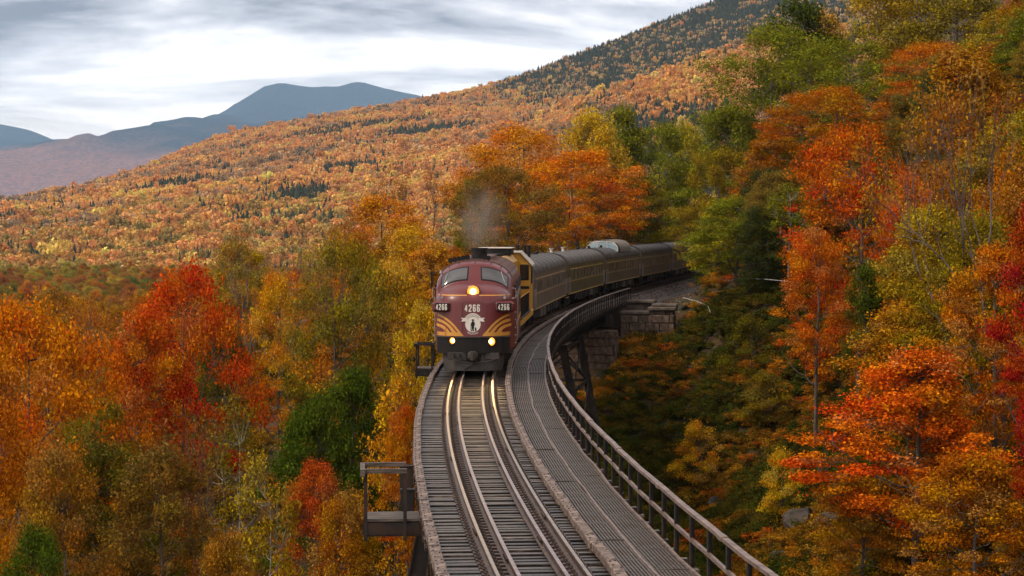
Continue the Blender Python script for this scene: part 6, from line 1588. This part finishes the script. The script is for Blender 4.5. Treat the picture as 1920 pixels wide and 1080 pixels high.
LOGS = [
    ([(17.6, 160.5, 1.3), (18.5, 157.0, 1.6), (19.4, 150.0, 1.7), (20.6, 142.0, 1.7)], .05, .025, 'pale dead birch trunk leaning across the right bank', MAT_BIRCH),
    ([(14.1, 162.6, -.15), (15.0, 160.2, -.35), (15.6, 157.0, -.6), (15.3, 152.0, -.9)], .05, .025, 'grey dead branch lying down the gravel slope', MAT_BIRCH),
    ([(-19.5, 92, -13.6), (-17.0, 91, -13.0), (-13.6, 90, -12.6)], .16, .12, 'pale broken log among the brown shrubs at lower left', MAT_BIRCH)]

# ------------------------------------------------------------------ trees standing near the line
TINT = {'orange': (.62, .145, .014), 'orange2': (.52, .125, .014), 'orange3': (.60, .185, .025), 'red': (.56, .052, .014), 'redorange': (.58, .10, .016), 'redorange2': (.64, .092, .016),
        'red2': (.50, .06, .03), 'scarlet': (.50, .072, .012), 'crimson': (.36, .010, .016), 'yelorange': (.62, .26, .026), 'yellow': (.58, .31, .03), 'yelolive': (.36, .215, .024),
        'olive': (.235, .15, .020), 'olive2': (.13, .10, .018), 'green': (.085, .12, .020), 'green2': (.185, .19, .03), 'darkgreen': (.075, .095, .020), 'yelgreen': (.36, .27, .026),
        'rust': (.33, .12, .030), 'rust2': (.40, .135, .018), 'rustorange': (.42, .115, .012), 'brown': (.22, .105, .04), 'ochre': (.22, .125, .016)}
def plant(name, kind, var, x, y, h, r, tint, alpha, label, cat, group=None, seed=0):
    tr, cr, H0, R0 = PROTO[kind][var % len(PROTO[kind])]
    z = float(ground(x, y)) - .25
    root = empty(name, (x, y, z), (x * 7.31 + y * 3.17 + seed) % 6.283)
    tag(root, label, cat, group)
    sxy, sz = r / R0, (h + .25) / H0
    sxy = min(max(sxy, sz * .55), sz * 1.7)
    t = link('trunk', tr, root); c = link('crown', cr, root)
    for o in (t, c): o.scale = (sxy, sxy, sz)
    tc_ = TINT[tint]; c.color = (min(.8, tc_[0] * 1.15), tc_[1], tc_[2] * .4, alpha)
    return root
CATS = {'bush': 'bush'}
for (kind, var, x, y, h, r, tint, alpha, label, name) in KEY_TREES:
    plant(name, kind, var, x, y, h, r, tint, alpha, label, 'bush' if name == 'bush' else 'tree')
for (kind, var, x, y, h, r, tint, alpha, lb) in FILL_TREES:
    left = x < float(track_x(y))
    nm, ct, gr_ = {'bare': ('bare_tree', 'tree', 'half-bare trees'), 'bush': ('bush', 'bush', 'leafy bushes'), 'airy': ('birch_tree', 'tree', 'thin birches')}.get(kind, ('hardwood_tree', 'tree', 'leafy trees'))
    plant(nm, kind, var, x, y, h, r, tint, alpha, lb, ct, gr_ + (' in the woods left of the line' if left else ' on the right bank'))

# ------------------------------------------------------------------ woods and undergrowth too many to count
def scatter(name, protos, P, scale, tint, label, cat, seed=1, tilt=.08):
    g = np.random.default_rng(seed); k = len(P)
    me = bpy.data.meshes.new(name); me.vertices.add(k); me.vertices.foreach_set('co', np.asarray(P, np.float32).ravel())
    def at(nm, typ, arr, key): a = me.attributes.new(nm, typ, 'POINT'); a.data.foreach_set(key, np.asarray(arr, np.float32).ravel())
    at('size', 'FLOAT_VECTOR', scale, 'vector')
    at('turn', 'FLOAT_VECTOR', np.column_stack([g.normal(0, tilt, k), g.normal(0, tilt, k), g.uniform(0, 6.28, k)]), 'vector')
    at('tint', 'FLOAT_COLOR', tint, 'color')
    ia = me.attributes.new('pick', 'INT', 'POINT'); ia.data.foreach_set('value', g.integers(0, len(protos), k).astype(np.int32))
    o = link(name, me); tag(o, label, cat, kind='stuff')
    ng = bpy.data.node_groups.new(name, 'GeometryNodeTree')
    ng.interface.new_socket('Geometry', in_out='INPUT', socket_type='NodeSocketGeometry'); ng.interface.new_socket('Geometry', in_out='OUTPUT', socket_type='NodeSocketGeometry')
    n, l = ng.nodes.new, ng.links.new
    gi, go = n('NodeGroupInput'), n('NodeGroupOutput')
    mp = n('GeometryNodeMeshToPoints'); l(gi.outputs[0], mp.inputs[0])
    jn = n('GeometryNodeJoinGeometry')
    for pm in protos:
        po = bpy.data.objects.new(name + '_plant', pm)
        oi = n('GeometryNodeObjectInfo'); oi.inputs['Object'].default_value = po; oi.inputs['As Instance'].default_value = True
        l(oi.outputs['Geometry'], jn.inputs[0])
    ip = n('GeometryNodeInstanceOnPoints'); l(mp.outputs[0], ip.inputs['Points']); l(jn.outputs[0], ip.inputs['Instance'])
    ip.inputs['Pick Instance'].default_value = True
    def named(nm, dt):
        a = n('GeometryNodeInputNamedAttribute'); a.data_type = dt; a.inputs[0].default_value = nm; return a.outputs[0]
    l(named('pick', 'INT'), ip.inputs['Instance Index'])
    er = n('FunctionNodeEulerToRotation'); l(named('turn', 'FLOAT_VECTOR'), er.inputs[0]); l(er.outputs[0], ip.inputs['Rotation'])
    l(named('size', 'FLOAT_VECTOR'), ip.inputs['Scale'])
    l(ip.outputs[0], go.inputs[0])
    md = o.modifiers.new('plants', 'NODES'); md.node_group = ng
    return o
def palette(cols, wts, k, g, var=.12):
    c = np.array(cols)[g.choice(len(cols), k, p=np.array(wts) / sum(wts))]
    c = c * np.exp(g.normal(0, var, (k, 1))) * np.exp(g.normal(0, .05, (k, 3)))
    return np.column_stack([np.clip(c, 0, .9), g.uniform(0, .15, k)])
g = np.random.default_rng(99)
FARC = [far_crown(700 + i, 150) for i in range(5)]; FARS = [far_spruce(750 + i) for i in range(3)]
# wooded mountainside: jittered grid thinning with distance
pts = []
y = 760.0
while y < 3060:
    sp_ = 3.7 + 1.35 * min(1, (y - 760) / 1500); hw = .285 * y + 60
    xs = np.arange(-hw, min(hw * .72, .16 * y + 60), sp_)
    pts.append(np.column_stack([xs + g.uniform(-.45, .45, len(xs)) * sp_, y + g.uniform(-.45, .45, len(xs)) * sp_])); y += sp_ * 1.12
pts = np.concatenate(pts)
Z = ground(pts[:, 0], pts[:, 1]); X_, Y_ = pts[:, 0], pts[:, 1]
nse = fbm(X_ / 120., Y_ / 120., 51); nse2 = fbm(X_ / 38., Y_ / 38., 52)
pc = .012 + .40 * sstep(.585, .68, nse2) + .5 * sstep(.60, .72, nse) + .72 * sstep(120, 215, Z + 120 * (nse - .47)) * sstep(-60, 60, X_ + 90 * (nse2 - .47))
def blob(cx, cyy, rx, ry, ang=0):
    c, s_ = math.cos(ang), math.sin(ang); u = (X_ - cx) * c + (Y_ - cyy) * s_; v = -(X_ - cx) * s_ + (Y_ - cyy) * c
    return sstep(1.15, .75, np.hypot(u / rx, v / ry) + .6 * (nse2 - .47))
pc = np.maximum(pc, .93 * blob(SPOTS[0][0], SPOTS[0][1], 26, 60)); pc = np.maximum(pc, .93 * blob(SPOTS[1][0], SPOTS[1][1], 22, 55)); pc = np.maximum(pc, .85 * blob(SPOTS[2][0], SPOTS[2][1], 60, 70))
pc = np.maximum(pc, .9 * blob(100, 1330, 62, 190)); pc = np.maximum(pc, .6 * blob(SPOTS[3][0], SPOTS[3][1], 40, 60))
con = g.uniform(0, 1, len(pts)) < pc
hd = np.where(~con)[0]; k = len(hd)
tn = palette([(.84, .31, .09), (.78, .27, .07), (.86, .36, .09), (.62, .27, .11), (.44, .26, .15), (.90, .42, .08), (.52, .30, .09), (.78, .22, .09)], [2.6, 2.4, 2.4, 2.8, 3.2, 1.3, 1.6, .6], k, g, .2)
hi = sstep(110, 190, Z[hd] + 80 * (nse[hd] - .47)) * sstep(-60, 60, X_[hd]); th_ = palette([(.62, .42, .20), (.70, .46, .18), (.50, .36, .20)], [2, 2, 1], k, g)
tn = np.where((g.uniform(0, 1, k) < .8 * hi)[:, None], th_, tn)
pal_ = palette([(.80, .29, .075), (.74, .25, .06), (.82, .35, .08), (.58, .26, .10), (.40, .24, .13), (.84, .40, .07), (.46, .28, .08), (.34, .21, .13)], [1] * 8, 1, g)
order = np.array([(.27, .18, .11), (.36, .22, .12), (.46, .25, .11), (.56, .25, .09), (.66, .28, .09), (.74, .32, .09), (.76, .38, .09), (.52, .32, .09)])
q_ = np.clip((fbm(X_[hd] / 70., Y_[hd] / 110., 55, 5) - .22) / .5 * .62 + g.uniform(0, 1, k) * .45 - .06, 0, .999)
bc_ = 1.38 * np.array([1, 1.07, 1.05]) * order[(q_ * 8).astype(int)] * np.exp(g.normal(0, .16, (k, 1)))
tn = np.column_stack([np.clip(bc_, 0, .9), g.uniform(0, .15, k)]); tn = np.where((g.uniform(0, 1, k) < .8 * hi)[:, None], th_, tn)
lowm = sstep(1500, 950, Y_[hd] + 500 * (nse[hd] - .47))[:, None]; t2 = palette([(.56, .34, .10), (.46, .31, .09), (.62, .35, .09), (.62, .29, .09), (.34, .27, .08)], [2, 2, 2, 2, 1], k, g)
tn = np.where(g.uniform(0, 1, (k, 1)) < lowm * .7, t2, tn)
yel = (sstep(.0, 1., blob(SPOTS[4][0], SPOTS[4][1], 90, 60))[hd] * g.uniform(0, 1, k) > .35); tn[yel, :3] = np.array([.68, .43, .11])
r_ = np.exp(g.normal(.86, .27, k)); sc = np.column_stack([r_, r_, r_ * g.uniform(.95, 1.5, k)])
scatter('distant_hardwood_forest', FARC, np.column_stack([pts[hd], Z[hd] - .8]), sc, tn, 'orange and russet autumn forest covering the mountainside', 'forest', 2)
sp_i = np.where(con)[0]; k = len(sp_i)
h_ = g.uniform(5.5, 10.5, k); sc = np.column_stack([h_ * .9, h_ * .9, h_])
scatter('distant_spruce_forest', FARS, np.column_stack([pts[sp_i], Z[sp_i] - .5]), sc, palette([(.075, .085, .055), (.10, .105, .065), (.055, .066, .050)], [2, 1, 1], k, g), 'dark spruce standing among the autumn trees on the mountainside', 'forest', 3)
# valley woods between the near trees and the mountain
def leaf_copy(me):
    c = me.copy(); c.materials.clear(); c.materials.append(MAT_LEAF_I); return c
VAL = [leaf_copy(PROTO['maple'][i][1]) for i in range(3)] + [leaf_copy(PROTO['oval'][i][1]) for i in range(2)]
pts = []
y = 250.0
while y < 800:
    sp_ = 5.6; xs = np.arange(-.30 * y - 30, .05 * y + 20, sp_)
    pts.append(np.column_stack([xs + g.uniform(-.45, .45, len(xs)) * sp_, y + g.uniform(-.45, .45, len(xs)) * sp_])); y += sp_ * 1.15
pts = np.concatenate(pts); s_ = pts[:, 0] - track_x(np.clip(pts[:, 1], -60, 330))
pts = pts[(s_ < -9) | (pts[:, 1] > 345)]; k = len(pts); Z = ground(pts[:, 0], pts[:, 1])
nz_ = fbm(pts[:, 0] / 60., pts[:, 1] / 60., 61)
tn = palette([(.48, .17, .03), (.42, .16, .035), (.56, .22, .02), (.38, .21, .02), (.26, .17, .02), (.52, .14, .02), (.36, .14, .05)], [3, 3, 2, 2, 1.5, 1.2, 2.4], k, g)
gsel = sstep(.40, .52, nz_ + .1 * (pts[:, 1] > 420)) * g.uniform(0, 1, k) > .4; tn[gsel, :3] = palette([(.34, .27, .04), (.22, .21, .04), (.46, .32, .04)], [2, 1.5, 1.5], int(gsel.sum()), g)[:, :3]
f_ = g.uniform(.62, 1.0, k); scatter('valley_forest', VAL, np.column_stack([pts, Z - 1.0]), np.column_stack([f_ * .95, f_ * .95, f_]), tn, 'mixed autumn woods on the valley floor at the left', 'forest', 4)
# trees of the right bank behind those placed one by one
pts = []
for y in np.arange(150, 420, 6.0):
    xs = np.arange(float(track_x(min(y, 330))) + 14, .30 * y + 26, 6.2); pts.append(np.column_stack([xs + g.uniform(-2.6, 2.6, len(xs)), y + g.uniform(-2.6, 2.6, len(xs))]))
pts = np.concatenate(pts); k = len(pts); Z = ground(pts[:, 0], pts[:, 1]); f_ = g.uniform(.45, .72, k)
scatter('bank_forest', VAL, np.column_stack([pts, Z - .6]), np.column_stack([f_, f_, f_]), palette([(.12, .13, .025), (.22, .16, .025), (.36, .14, .02), (.30, .19, .025), (.08, .09, .02)], [2, 2, 2, 2, 1], k, g), 'dense lower trees filling the right bank', 'forest', 5)
# undergrowth
SH = [shrub(800 + i) for i in range(4)]
n_s = 22000
yq = 24 + (300 - 24) * g.uniform(0, 1, n_s) ** .85; xq = g.uniform(-.30, .30, n_s) * (yq + 12)
s_ = xq - track_x(yq)
keep = np.where(yq < BRIDGE_END + 1, (s_ < -3.4) | (s_ > 4.0) & ~((yq > 157) & (s_ < 8.2)), (s_ < -4.5) | (s_ > 8.4))
keep &= ~((s_ < 4.5) & (s_ > -5) & (yq > 150) & (yq < BRIDGE_END))
keep &= g.uniform(0, 1, n_s) < np.where((s_ > 0) & (yq < 165), 1, .5)
xq, yq, s_ = xq[keep], yq[keep], s_[keep]
y2 = g.uniform(70, 158, 9000); s2 = g.uniform(-2, 30, 9000); s2 = np.where((y2 > 149.5) & (s2 < 3.9), s2 + 5, s2); xq = np.concatenate([xq, track_x(y2) + s2]); yq = np.concatenate([yq, y2]); s_ = np.concatenate([s_, s2]); k = len(xq); Z = ground(xq, yq)
nz_ = fbm(xq / 9., yq / 9., 71)
tn = palette([(.065, .075, .008), (.10, .09, .009), (.16, .105, .010), (.055, .045, .008)], [3, 2.4, 1.6, 1.6], k, g)
oc = (nz_ > .44) & (g.uniform(0, 1, k) < .6); tn[oc, :3] = palette([(.52, .22, .012), (.34, .17, .012), (.46, .11, .010), (.24, .13, .012)], [2, 2, 1, 2], int(oc.sum()), g)[:, :3]
f_ = g.uniform(.35, 1.05, k) * np.where(s_ > 0, .85, 1.15)
scatter('undergrowth', SH, np.column_stack([xq, yq, Z - .1]), np.column_stack([f_ * 1.2, f_ * 1.2, f_]), tn, 'low green and ochre undergrowth covering the banks', 'undergrowth', 6)

# ------------------------------------------------------------------ loose stone on the embankment and under the trestle
def pebble(seed, mat):
    g_ = np.random.default_rng(seed); bm = bmesh.new(); bmesh.ops.create_icosphere(bm, subdivisions=1, radius=1)
    for v in bm.verts: v.co = Vector([c_ * f for c_, f in zip(v.co, g_.uniform(.6, 1.15, 3))])
    me = bpy.data.meshes.new('stone'); bm.to_mesh(me); bm.free(); me.materials.append(mat); return me
m, n, l = new_mat('loose_stone'); a_ = n('ShaderNodeAttribute'); a_.attribute_type = 'INSTANCER'; a_.attribute_name = 'tint'
b_ = n('ShaderNodeBsdfDiffuse'); l(a_.outputs['Color'], b_.inputs[0]); o_ = n('ShaderNodeOutputMaterial'); l(b_.outputs[0], o_.inputs[0])
PB = [pebble(i, m) for i in range(4)]
y2 = g.uniform(161.5, 240, 9000); s2 = 1.9 + 7.0 * g.uniform(0, 1, 9000) ** 1.1; x2 = track_x(y2) + s2 * .985
z2 = np.maximum(-.42 - np.maximum(s2 - 2.2, 0) * .42, ground(x2, y2) - .02)
y3 = g.uniform(120, 163, 1400); s3 = g.uniform(-3, 13, 1400); x3 = track_x(y3) + s3; z3 = ground(x3, y3)
P_ = np.concatenate([np.column_stack([x2, y2, z2]), np.column_stack([x3, y3, z3])]); k = len(P_)
r_ = np.concatenate([g.uniform(.05, .13, 9000), .05 + .28 * g.uniform(0, 1, 1400) ** 3])
scatter('loose_stone', PB, P_, np.column_stack([r_, r_, r_ * .75]), palette([(.11, .08, .064), (.18, .135, .11), (.065, .046, .036)], [2, 1.5, 1.5], k, g, .25), 'loose ballast stones spilling beside the embankment', 'gravel', 8, .6)

# ------------------------------------------------------------------ boulders and fallen wood
MAT_ROCK = mottled('grey_rock', (.028, .022, .018), (.115, .09, .074), scale=1.5, rough=.92, bump=1.0, bscale=6, c2=(.07, .055, .035), s2=.7, spec=.2)
def boulder(name, x, y, sx, sy, sz, seed, label, group=None, dz=0):
    g_ = np.random.default_rng(seed); bm = bmesh.new(); bmesh.ops.create_icosphere(bm, subdivisions=3, radius=1)
    pl = [(norm(g_.normal(0, 1, 3)), g_.uniform(.55, .85)) for _ in range(11)]
    for v in bm.verts:
        p = np.array(v.co)
        for n_, d_ in pl:
            e_ = p @ n_ - d_
            if e_ > 0: p = p - n_ * e_ * .92
        p = p + g_.normal(0, .03, 3); v.co = Vector((p[0] * sx, p[1] * sy, p[2] * sz))
    me = bpy.data.meshes.new(name); bm.to_mesh(me); bm.free(); me.materials.append(MAT_ROCK)
    o = link(name, me, None, (x, y, float(ground(x, y)) + sz * .35 + dz), (g_.uniform(-.3, .3), g_.uniform(-.3, .3), g_.uniform(0, 6)))
    tag(o, label, 'boulder', group)
for a in BOULDERS: boulder('boulder', *a)
def log(name, pts_, r0, r1, label, mat):
    o = MB().tube(pts_, list(np.linspace(r0, r1, len(pts_))), 8).build(name, mat, None, True); tag(o, label, 'log')
for a in LOGS: log('fallen_log', *a)
